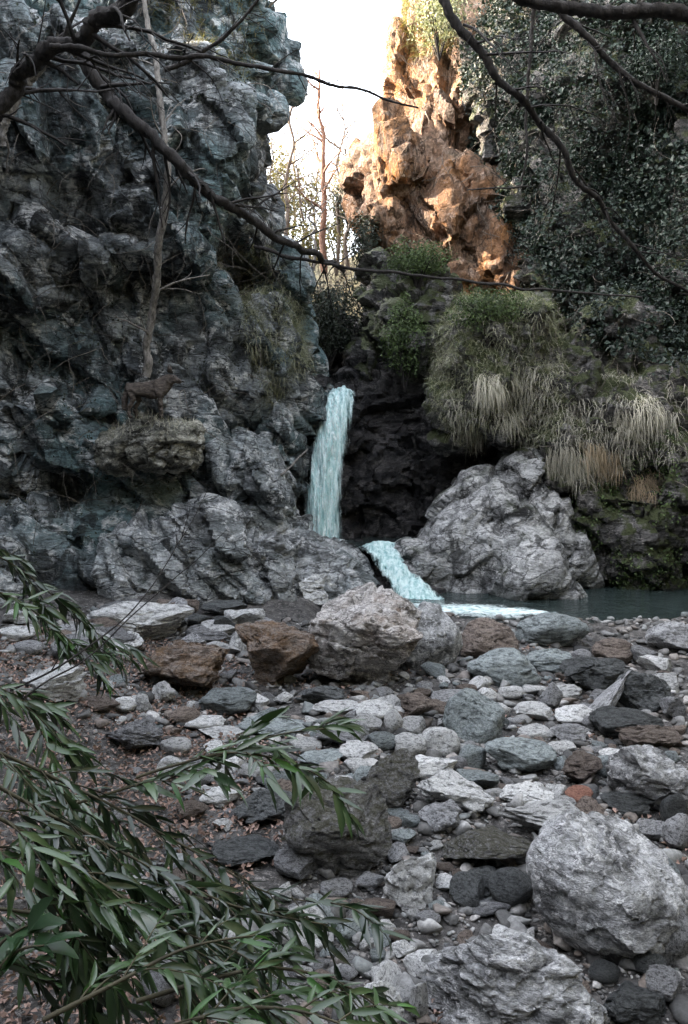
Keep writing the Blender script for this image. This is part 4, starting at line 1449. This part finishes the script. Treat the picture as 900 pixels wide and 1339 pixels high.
bare_tree(385, 330, 120, 26.0, 0.05, 'gold_bark', 'pale golden bare tree behind the slim leaning one', 4, 12, 41, 1.6)
bare_tree(345, 330, 190, 25.0, 0.05, 'gold_bark', 'golden bare tree under the overhang of the left cliff', -8, 12, 42, 1.6)
bare_tree(412, 330, 160, 28.0, 0.05, 'gold_bark', 'far golden bare tree behind the reddish trunk', 6, 12, 43, 1.8)
bare_tree(448, 330, 210, 27.0, 0.045, 'gold_bark', 'far golden bare tree near the orange crag', -4, 12, 44, 1.6)
bare_tree(330, 330, 230, 22.0, 0.035, 'gold_bark', 'short golden sapling at the foot of the overhang', 4, 10, 45, 1.2)
bush('golden_bush', 340, 300, 24.0, 34, 34, 0.8, 1500, 0.09, 'gold', 'golden brush under the overhang of the left cliff', seed=13)
bush('golden_bush', 440, 300, 25.0, 30, 34, 0.8, 1500, 0.09, 'gold', 'golden brush behind the small dark conifer', seed=14)
bush('golden_bush', 365, 225, 26.0, 26, 44, 0.9, 900, 0.11, 'gold', 'airy golden twigs high beside the left cliff edge', seed=16)
bush('golden_bush', 400, 262, 27.0, 36, 40, 0.9, 1300, 0.11, 'gold', 'airy golden foliage behind the reddish trunk', seed=17)
bush('golden_bush', 445, 245, 28.0, 26, 44, 0.9, 900, 0.11, 'gold', 'airy golden foliage behind the far tree near the crag', seed=18)
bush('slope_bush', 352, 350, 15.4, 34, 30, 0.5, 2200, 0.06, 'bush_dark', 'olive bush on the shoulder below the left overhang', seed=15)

def bough(name, pts, r0, r1, mat, label, cat='branch', twigs=0, tl=0.7, sides=9, wob=0.03, seed=1, group=None, depth=1, droop=-0.06):
    """branch through (px,py,Y) points with its twigs"""
    global RNG
    keep = RNG
    RNG = np.random.default_rng(seed)
    w = [P(*p) for p in pts]
    c0 = w[0].copy()
    w = [q - c0 for q in w]
    cv = catmull(w, 18)
    tb = Tubes()
    tb.add(cv, r0, r1, sides, wob)
    o = link(name, tb.mesh(name), M[mat], label=label, cat=cat, group=group)
    o.location = c0
    if twigs:
        for i in range(twigs):
            k = Tubes()
            j = int((0.08 + 0.9 * (i + RNG.random()) / twigs) * (len(cv) - 2))
            d = cv[j + 1] - cv[j]
            d /= np.linalg.norm(d) + 1e-9
            s = RNG.normal(size=3)
            s -= d * s.dot(d)
            s /= np.linalg.norm(s)
            t = j / len(cv)
            rr = (r0 * (1 - t) + r1 * t)
            grow(k, cv[j], d * 0.6 + s * 0.7, tl * (0.5 + RNG.random()), max(0.003, rr * 0.35), depth, 0.6, droop, 6, 3, 4)
            link('twig', k.mesh('twig'), M[mat], parent=o)
    RNG = keep
    return o
bough('leaning_trunk', [(105, 60, 10.6), (140, 125, 10.5), (205, 185, 10.3), (262, 240, 10.4), (318, 282, 11.0), (372, 318, 11.8), (430, 345, 12.8), (452, 352, 13.2)], 0.085, 0.035,
      'bark_dark', 'dark bare trunk leaning diagonally across the left cliff', 'trunk', 26, 0.8, 10, 0.09, 51)
bough('old_trunk', [(-30, 190, 9.6), (10, 120, 9.5), (50, 80, 9.3), (100, 50, 9.0), (150, 10, 8.6), (185, -40, 8.3)], 0.09, 0.08, 'bark_dark',
      'thick dark trunk crossing the upper corner over the left cliff', 'trunk', 18, 0.9, 12, 0.09, 52)
bough('slender_trunk', [(190, 492, 11.7), (197, 420, 11.5), (208, 340, 11.1), (221, 235, 10.7), (213, 180, 10.6), (205, 120, 10.6), (197, 40, 10.7), (190, -30, 10.8)], 0.062, 0.028,
      'bark_grey', 'slender pale upright trunk standing against the left cliff', 'trunk', 7, 0.7, 8, 0.05, 53)
bough('dead_branch', [(70, 62, 8.6), (150, 70, 8.6), (270, 76, 8.7), (390, 98, 8.8), (470, 120, 8.9), (545, 140, 9.0)], 0.032, 0.010, 'bark_dark',
      'thin dead branch reaching level from the left cliff across the sky', 'branch', 9, 0.5, 6, 0.04, 54)
bough('dead_branch', [(215, 90, 9.4), (270, 65, 9.4), (310, 30, 9.3), (345, -10, 9.2)], 0.03, 0.014, 'bark_dark',
      'forked dead branch rising over the yellow grass of the cliff top', 'branch', 9, 0.6, 6, 0.05, 55)
bough('fallen_pole', [(330, 322, 12.4), (450, 350, 12.6), (560, 362, 12.5), (660, 374, 12.3), (730, 380, 12.3), (840, 388, 12.2)], 0.028, 0.014, 'bark_dark',
      'long thin fallen pole lying level across the gorge', 'branch', 4, 0.5, 6, 0.03, 56)
bough('overhead_branch', [(560, -40, 6.0), (612, 40, 6.0), (650, 95, 6.0), (705, 155, 6.1), (755, 225, 6.2), (800, 285, 6.3), (850, 345, 6.4), (905, 400, 6.5)], 0.036, 0.010, 'bark_dark',
      'long dark overhead branch sweeping down in front of the ivy cliff', 'branch', 16, 0.5, 7, 0.05, 57)
bough('overhead_bough', [(600, -25, 5.2), (720, 5, 5.1), (820, 16, 5.0), (920, 22, 4.9)], 0.03, 0.045, 'bark_dark',
      'thick dark trunk running level along the top above the ivy cliff', 'trunk', 5, 0.4, 9, 0.03, 58)
bough('overhead_branch', [(720, 0, 5.6), (770, 52, 5.6), (830, 102, 5.6), (910, 150, 5.6)], 0.026, 0.016, 'bark_dark',
      'shorter overhead branch below the thick level trunk', 'branch', 7, 0.45, 6, 0.03, 59)
bough('hanging_branch', [(700, -10, 6.4), (696, 60, 6.4), (690, 120, 6.4), (684, 190, 6.4), (680, 240, 6.4)], 0.018, 0.008, 'bark_dark',
      'thin branch hanging straight down before the ivy cliff', 'branch', 5, 0.35, 5, 0.04, 60)
bough('dead_branch', [(690, 245, 12.6), (650, 246, 12.5), (610, 245, 12.8)], 0.018, 0.010, 'bark_dark', 'short dead stem level before the orange crag', 'branch', 3, 0.4, 5, 0.04, 61)
bough('gorge_stick', [(348, 632, 12.0), (375, 615, 12.5), (402, 586, 13.0)], 0.02, 0.012, 'bark_grey', 'broken stick propped left of the waterfall', 'branch', 0, seed=62)
bough('driftwood', [(540, 1130, 4.62), (552, 1100, 4.75), (556, 1060, 5.05)], 0.008, 0.004, 'bark_grey', 'thin bleached stick standing among the stones by the mossy rock', 'stick', 2, 0.15, 5, 0.01, 63)
bough('cliff_root', [(60, 76, 10.2), (30, 110, 10.4), (12, 150, 10.5), (5, 190, 10.6)], 0.09, 0.05, 'bark_grey', 'pale bent limb by the dark trunk in the upper corner', 'branch', 3, 0.5, 8, 0.05, 64)

def vines(o, n, poly, name, label, Lm, mat, seed, r=0.004, lift=0.06, droop=-0.25):
    rg = np.random.default_rng(seed)
    p, nn = sample_surface(o, n, poly, rg=rg)
    tb = Tubes()
    for i in range(len(p)):
        d = np.array([rg.normal(0, 0.7), -0.25, rg.normal(-0.3, 0.6)]) + nn[i] * 0.5
        L = Lm * (0.4 + rg.random())
        q = [p[i]]
        for s in range(6):
            d = d + np.array([rg.normal(0, 0.25), rg.normal(0, 0.12), droop * 0.4 + rg.normal(0, 0.2)])
            d /= np.linalg.norm(d)
            q.append(q[-1] + d * L / 6)
        tb.add(catmull(q, 2), r * (0.6 + rg.random()), r * 0.3, 4)
    link(name, tb.mesh(name), M[mat], kind='stuff', label=label)
vines(left_cliff, 620, [(0, 0), (360, 0), (360, 330), (300, 640), (0, 740)], 'dead_vines', 'dry vines and twigs clinging to the left cliff', 0.9, 'vine', 71)
vines(right_cliff, 420, [(600, -20), (900, -20), (900, 640), (740, 600), (690, 400)], 'ivy_stems', 'bare ivy stems on the right cliff', 0.9, 'vine', 72, lift=0.2)
vines(crag, 90, [(460, 0), (640, 0), (680, 360), (480, 330)], 'crag_twigs', 'dry twigs on the orange crag', 0.9, 'twig', 73, r=0.008)

def cliff_leaves():
    p, n = sample_surface(left_cliff, 9000, [(-20, 0), (330, 0), (350, 330), (290, 640), (-20, 780)])
    c = fbm(p * 1.5, 81, 4)
    k = c > 0.18
    p, n = p[k], n[k]
    p = p + n * (RNG.random(len(p))[:, None] * 0.07)
    link('cliff_moss_leaves', leaf_quads(p, n, 0.05, 'cliff_moss_leaves', M['bush_dark'], 0.6, 0.8), M['bush_dark'], kind='stuff', label='sparse dark leaves on the left cliff')
cliff_leaves()

# hillside wood: thin saplings that read as one mass
def thicket():
    rg = np.random.default_rng(91)
    tb = Tubes()
    for i in range(150):
        x, y = rg.uniform(-6, 3), rg.uniform(19, 34)
        z = 4.0 + 0.30 * (y - 15.2) + 0.75 * max(0, abs(x + 0.8) - 0.8)
        h = rg.uniform(0.8, 2.2)
        q = [np.array([x, y, z - 0.3])]
        d = np.array([rg.normal(0, .15), rg.normal(0, .15), 1.0])
        for s in range(6):
            d = d + rg.normal(0, 0.16, 3)
            d /= np.linalg.norm(d)
            q.append(q[-1] + d * h / 6)
        tb.add(np.array(q), 0.02, 0.005, 4)
        for j in (2, 3, 4, 5):
            e = q[j] + np.array([rg.normal(0, .4), rg.normal(0, .4), rg.uniform(0.1, .6)])
            tb.add(np.array([q[j], (q[j] + e) / 2 + rg.normal(0, .05, 3), e]), 0.009, 0.003, 3)
    link('thicket', tb.mesh('thicket'), M['twig'], kind='stuff', label='leafless thicket covering the slope behind the gap')
thicket()

# ---------------------------------------------------------------- mossy ledge and the wolf
LEDGE_Y = 11.2
def ledge():
    bm = bmesh.new()
    chunk(bm, 218, 583, LEDGE_Y - 0.35, 40, 34, 0.7, 4, n=90, pw=0.85)
    chunk(bm, 182, 584, LEDGE_Y - 0.2, 34, 34, 0.7, -6, n=90, pw=0.85)
    chunk(bm, 150, 590, LEDGE_Y + 0.0, 30, 26, 0.7, 0, n=90, pw=0.85)
    lb = rockify('ledge_boulder', bm, 0.025, M['ledge_rock'], amp=(0.07, 0.05, 0.018), rot=0.5, stretch=(1, 1, 1.5), seed=88, sizes=(0.7, 0.25),
            label='cream and mossy ledge boulder jutting from the left cliff under the wolf', cat='boulder')
    rg = np.random.default_rng(33)
    p, n = sample_surface(lb, 420, [(140, 535), (255, 535), (255, 565), (140, 575)], rg=rg, nz=0.2)
    link('ledge_grass', grass_mesh('ledge_grass', p, n, 0.13, 0.006, 0.16, rg, upk=0.9), M['grass_dry'], kind='stuff', label='short dry grass growing on the ledge around the wolf')
ledge()

def wolf():
    Y = LEDGE_Y + 0.05
    s = Y / FPX                                     # metres per photo pixel there
    base = P(200, 548, Y)
    root = bpy.data.objects.new('wolf', None)
    COL.objects.link(root)
    root.location = base
    tag(root, 'grey-brown wolf standing on the mossy ledge of the left cliff', 'wolf')
    def q(px, py, dy=0.0):
        return ((px - 200) * s, dy, (548 - py) * s)
    V, E, R = [], [], []
    def v(p, r, link_=None):
        V.append(p)
        R.append((r, r) if isinstance(r, float) else r)
        if link_ is not None:
            E.append((link_, len(V) - 1))
        return len(V) - 1
    hip = v(q(178, 508), (0.095, 0.125))
    belly = v(q(190, 510), (0.095, 0.115), hip)
    chest = v(q(204, 511), (0.115, 0.155), belly)
    shou = v(q(211, 507), (0.10, 0.135), chest)
    neck = v(q(218, 501), (0.085, 0.11), shou)
    head = v(q(225.5, 495, -0.02), (0.082, 0.078), neck)
    muz = v(q(233, 498.5, -0.045), (0.043, 0.040), head)
    nose = v(q(239, 500.5, -0.06), (0.026, 0.023), muz)
    rump = v(q(170.5, 508), (0.07, 0.09), hip)
    t1 = v(q(166, 514), 0.036, rump)
    t2 = v(q(163.5, 525), 0.055, t1)
    t3 = v(q(163.5, 537), 0.022, t2)
    for sgn, ox in ((-1, 0.0), (1, 2.5)):
        dy = 0.075 * sgn
        a = v(q(173 + ox, 514, dy), (0.055, 0.07), hip)
        b = v(q(177 + ox * 1.6, 524, dy), (0.036, 0.042), a)
        c = v(q(170 + ox * 1.8, 534, dy), (0.026, 0.028), b)
        d = v(q(172 + ox * 2.0, 545, dy), 0.022, c)
        v(q(175 + ox * 2.0, 547, dy), 0.018, d)
        a = v(q(212 - ox, 517, dy * 0.9), (0.045, 0.052), shou)
        b = v(q(211 - ox * 1.4, 527, dy * 0.9), (0.026, 0.028), a)
        c = v(q(213 - ox * 1.6, 536, dy * 0.9), (0.026, 0.026), b)
        d = v(q(212.5 - ox * 1.6, 545, dy * 0.9), 0.022, c)
        v(q(215.5 - ox * 1.6, 547, dy * 0.9), 0.019, d)
    me = bpy.data.meshes.new('body')
    me.from_pydata(V, E, [])
    o = bpy.data.objects.new('body', me)
    COL.objects.link(o)
    md = o.modifiers.new('skin', 'SKIN')
    for i, r in enumerate(R):
        me.skin_vertices[0].data[i].radius = r
    me.skin_vertices[0].data[0].use_root = True
    md.use_smooth_shade = True
    sb = o.modifiers.new('sub', 'SUBSURF')
    sb.levels = 3
    sb.render_levels = 3
    dg = bpy.context.evaluated_depsgraph_get()
    m2 = bpy.data.meshes.new_from_object(o.evaluated_get(dg))
    bpy.data.objects.remove(o)
    p = mesh_arrays(m2)
    nn = mesh_normals(m2)
    p = p + nn * (0.012 * fbm(p * np.array([22, 34, 26]), 5, 3))[:, None]
    set_co(m2, p)
    m2.polygons.foreach_set('use_smooth', np.full(len(m2.polygons), True))
    link('body', m2, M['fur'], parent=root)
    for sgn in (-1, 1):                                # ears: hollowed cones
        b = np.array(q(223.5, 487, -0.02 + 0.046 * sgn))
        tip = b + np.array([-0.006, 0.018 * sgn, 0.105])
        ring = [b + np.array([0.034 * math.cos(t), 0.028 * math.sin(t), -0.012]) for t in np.linspace(0, 2 * math.pi, 9)[:-1]]
        vv = ring + [tip, b + np.array([0.012, 0, 0.01])]
        ff = [(i, (i + 1) % 8, 8) for i in range(8)] + [((i + 1) % 8, i, 9) for i in range(8)]
        link('ear', np_mesh('ear', np.array(vv), np.array(ff)), M['fur'], parent=root)
        e = np.array(q(229.5, 493.5, -0.03 + 0.055 * sgn))
        link('eye', np_mesh('eye', ICO[2][0] * 0.009 + e, ICO[2][1]), M['fur_dark'], parent=root)
    link('nose', np_mesh('nose', ICO[2][0] * np.array([0.013, 0.016, 0.012]) + np.array(q(241, 500, -0.066)), ICO[2][1]), M['fur_dark'], parent=root)
wolf()

# ---------------------------------------------------------------- foreground shrubs
def leaf_shape(kind, var):
    rg = np.random.default_rng(500 + var)
    n = 8
    v, f = [], []
    bend = 0.10 - 0.55 * rg.random()
    tw = rg.normal(0, 0.22)
    wk = rg.uniform(0.7, 1.25)
    for i in range(n + 1):
        t = i / n
        if kind == 'lance':
            w = 0.085 * math.sin(math.pi * min(1, t ** 0.75 * 0.98 + 0.02)) ** 0.9
        else:
            w = 0.24 * math.sin(math.pi * min(1, t ** 0.65 * 0.98 + 0.02)) ** 0.8
        w *= wk * (1 + 0.10 * rg.normal())
        z = bend * t * t
        y = tw * t * t * 0.6
        v += [(t, y - w, z + w * 0.42), (t, y, z), (t, y + w, z + w * 0.42)]
    for i in range(n):
        a = i * 3
        f += [(a, a + 1, a + 4, a + 3), (a + 1, a + 2, a + 5, a + 4)]
    return np.array(v), np.array(f)
LEAF = {(k, i): leaf_shape(k, i) for k in ('lance', 'broad') for i in range(12)}
LEAF_ME = {}
for (k, i), (v_, f_) in LEAF.items():
    me_ = np_mesh('leaf', v_, f_)
    me_.materials.append(M['leaf' if k == 'lance' else 'leaf_broad'])
    LEAF_ME[(k, i)] = me_

BRIGHT = [np_mesh('leaf', *LEAF[('lance', i)]) for i in range(3)]
for me_ in BRIGHT:
    me_.materials.append(M['leaf_bright'])

def shrub(label, base, branches, seed, leaf_len=0.11, shoots=7, shoot_len=0.32, step=0.032, kind='lance', hang=0.16, group=None, own_leaf_step=0.05, name='leafy_shrub', tipdir=None):
    """arching stems with side shoots; the leaves that show largest are single objects"""
    rg = np.random.default_rng(seed)
    root = bpy.data.objects.new(name, None)
    COL.objects.link(root)
    base = np.array(base, float)
    root.location = base
    tag(root, label, 'shrub', group)
    L = []
    def leaves_along(cv, start, stp, ln):
        seg = np.linalg.norm(np.diff(cv, axis=0), axis=1)
        cum = np.concatenate([[0], np.cumsum(seg)])
        s = start
        k = 0
        while s < cum[-1]:
            j = min(np.searchsorted(cum, s), len(cv) - 1)
            d = cv[j] - cv[j - 1]
            d /= np.linalg.norm(d) + 1e-9
            for sg in (-1, 1):
                side = np.cross(d, [0, 0, 1.0])
                side /= np.linalg.norm(side) + 1e-9
                if k % 2:
                    side = side * 0.5 + np.array([0, 0, 0.4])
                out = d * rg.uniform(0.5, 1.0) + side * sg * rg.uniform(0.15, 0.8) + np.array([0, 0, -hang * rg.uniform(-1.2, 2.2)]) + rg.normal(0, 0.16, 3)
                out /= np.linalg.norm(out)
                L.append((cv[j], out, ln * rg.uniform(0.45, 1.3)))
            s += stp * rg.uniform(0.7, 1.4)
            k += 1
        L.append((cv[-1], d, ln * 0.9))
    stems = []
    for br in branches:
        w = [P(*p) - base for p in br]
        cv = catmull(w, 8)
        tb = Tubes()
        tb.add(cv, 0.006, 0.002, 6, 0.012)
        ln = np.linalg.norm(np.diff(cv, axis=0), axis=1).sum()
        leaves_along(cv[len(cv) // 5:], 0.02, own_leaf_step, leaf_len)
        for i in range(shoots):
            t = 0.12 + 0.83 * (i + rg.random() * 0.8) / shoots
            j = min(int(t * (len(cv) - 1)), len(cv) - 2)
            d = cv[j + 1] - cv[j]
            d /= np.linalg.norm(d)
            side = np.cross(d, [0, 0, 1.0]) * rg.choice([-1, 1]) * rg.uniform(0.3, 0.9)
            nd = d * 0.8 + side + np.array([0, 0, rg.uniform(-0.35, 0.45)])
            nd /= np.linalg.norm(nd)
            sl = shoot_len * rg.uniform(0.6, 1.3) * (1.1 - 0.5 * t)
            q = [cv[j]]
            for s in range(5):
                nd = nd + np.array([0, 0, -0.12]) + rg.normal(0, 0.06, 3)
                nd /= np.linalg.norm(nd)
                q.append(q[-1] + nd * sl / 5)
            sc = catmull(q, 3)
            tb.add(sc, 0.0028, 0.001, 4)
            leaves_along(sc, sl * 0.15, step, leaf_len)
        link('stem', tb.mesh('stem'), M['stem'], parent=root)
    # order: largest on screen first
    L.sort(key=lambda e: (base + e[0])[1])
    rest_v, rest_f, nb = [], [], 0
    for i, (p, d, s) in enumerate(L):
        var = int(rg.integers(0, 12))
        x = Vector(d).normalized()
        up = Vector((rg.normal(0, 0.7), -0.35 + rg.normal(0, 0.6), 1.0))
        y = up.cross(x).normalized()
        z = x.cross(y)
        m = Matrix((x, y, z)).transposed().to_4x4()
        m.translation = Vector(p)
        sc = Matrix.Diagonal((s, s * rg.uniform(0.85, 1.3), s, 1))
        mm = m @ sc
        if i < 290:
            o = bpy.data.objects.new('leaf', BRIGHT[i % 3] if (i % 29 == 7 and kind == 'lance') else LEAF_ME[(kind, var)])
            COL.objects.link(o)
            o.parent = root
            o.matrix_local = mm
        else:
            v, f = LEAF[(kind, var)]
            A = np.array(mm)
            rest_v.append(v @ A[:3, :3].T + A[:3, 3])
            rest_f.append(f + nb)
            nb += len(v)
    if rest_v:
        link('foliage', np_mesh('foliage', np.concatenate(rest_v), np.concatenate(rest_f)), M['leaf' if kind == 'lance' else 'leaf_broad'], parent=root, kind='stuff')
    return root

shrub('narrow-leaved green shrub arching over the leaf litter and dark flat slab', (-1.5, 2.3, 0.1),
      [[(-60, 960, 2.3), (40, 1000, 2.4), (140, 1050, 2.45), (250, 1110, 2.5), (350, 1165, 2.5), (470, 1185, 2.5)],
       [(-60, 1000, 2.1), (60, 1060, 2.15), (180, 1125, 2.2), (300, 1180, 2.25), (430, 1205, 2.3)],
       [(-60, 1040, 1.9), (30, 1085, 1.95), (120, 1150, 2.0), (230, 1215, 2.05), (330, 1250, 2.1)],
       [(-60, 1080, 2.0), (20, 1130, 2.0), (80, 1200, 2.0), (120, 1290, 2.0)]], 201, leaf_len=0.10, shoots=14, shoot_len=0.36)
shrub('leafy branch stretching out with drooping leaves in front of the mossy angular boulder', (-1.4, 2.5, 0.2),
      [[(60, 1060, 2.5), (150, 1035, 2.6), (240, 1005, 2.7), (330, 972, 2.8), (400, 955, 2.85), (450, 948, 2.9)],
       [(180, 1020, 2.6), (270, 985, 2.7), (330, 985, 2.7), (400, 1010, 2.75), (440, 1035, 2.8)]], 202, leaf_len=0.12, shoots=5, shoot_len=0.24)
shrub('low dark-leaved shrub at the edge of the gravel with its tips beside the pale stone', (-0.7, 1.7, 0.0),
      [[(180, 1300, 1.75), (270, 1275, 1.8), (360, 1265, 1.85), (440, 1285, 1.9), (500, 1325, 1.9)],
       [(200, 1350, 1.6), (290, 1320, 1.65), (380, 1320, 1.7), (470, 1345, 1.7)],
       [(60, 1330, 1.6), (160, 1280, 1.7), (250, 1240, 1.8), (330, 1225, 1.9)]], 203, leaf_len=0.085, shoots=8, shoot_len=0.24)
shrub('dense small-leaved shrub filling the corner under the narrow-leaved shrub', (-1.2, 1.9, 0.0),
      [[(-60, 1180, 2.1), (20, 1190, 2.15), (110, 1215, 2.2), (200, 1265, 2.25), (270, 1320, 2.25)],
       [(-60, 1240, 2.0), (10, 1260, 2.0), (80, 1290, 2.05), (150, 1345, 2.05)],
       [(-60, 1120, 2.5), (40, 1120, 2.55), (140, 1150, 2.6), (240, 1200, 2.6), (310, 1235, 2.6)],
       [(-60, 980, 2.8), (20, 1000, 2.85), (90, 1040, 2.9), (170, 1100, 2.9)]], 206, leaf_len=0.085, shoots=11, shoot_len=0.3)
shrub('pale green-leaved shrub on the left bank below the cliff', (-2.9, 4.4, 0.9),
      [[(-60, 700, 4.4), (0, 730, 4.5), (60, 770, 4.6), (120, 820, 4.7), (170, 862, 4.7)],
       [(-60, 760, 4.2), (10, 780, 4.3), (70, 820, 4.4), (110, 860, 4.4)],
       [(-60, 870, 3.4), (0, 900, 3.5), (50, 940, 3.5), (90, 985, 3.5)]], 204, leaf_len=0.13, shoots=7, shoot_len=0.36)
shrub('broad-leaved plant with pointed leaves under the narrow-leaved shrub', (-0.95, 1.75, 0.3),
      [[(-40, 1300, 1.7), (0, 1240, 1.75), (40, 1215, 1.75)], [(-30, 1320, 1.7), (20, 1250, 1.7), (60, 1235, 1.7)]], 205, leaf_len=0.10, shoots=0, kind='broad',
      own_leaf_step=0.06, name='broad_leaved_plant')
bough('bare_twig', [(10, 905, 3.6), (80, 870, 3.8), (170, 800, 4.2), (240, 700, 5.0), (270, 640, 5.4)], 0.006, 0.002, 'bark_dark',
      'thin bare twig slanting up from the left bank shrub', 'twig', 4, 0.3, 5, 0.02, 81)
bough('bare_twig', [(30, 915, 3.4), (120, 850, 3.8), (220, 770, 4.2), (300, 690, 4.6)], 0.005, 0.002, 'bark_dark',
      'thin bare twig lying across the pale slanting slab', 'twig', 3, 0.3, 5, 0.02, 82)
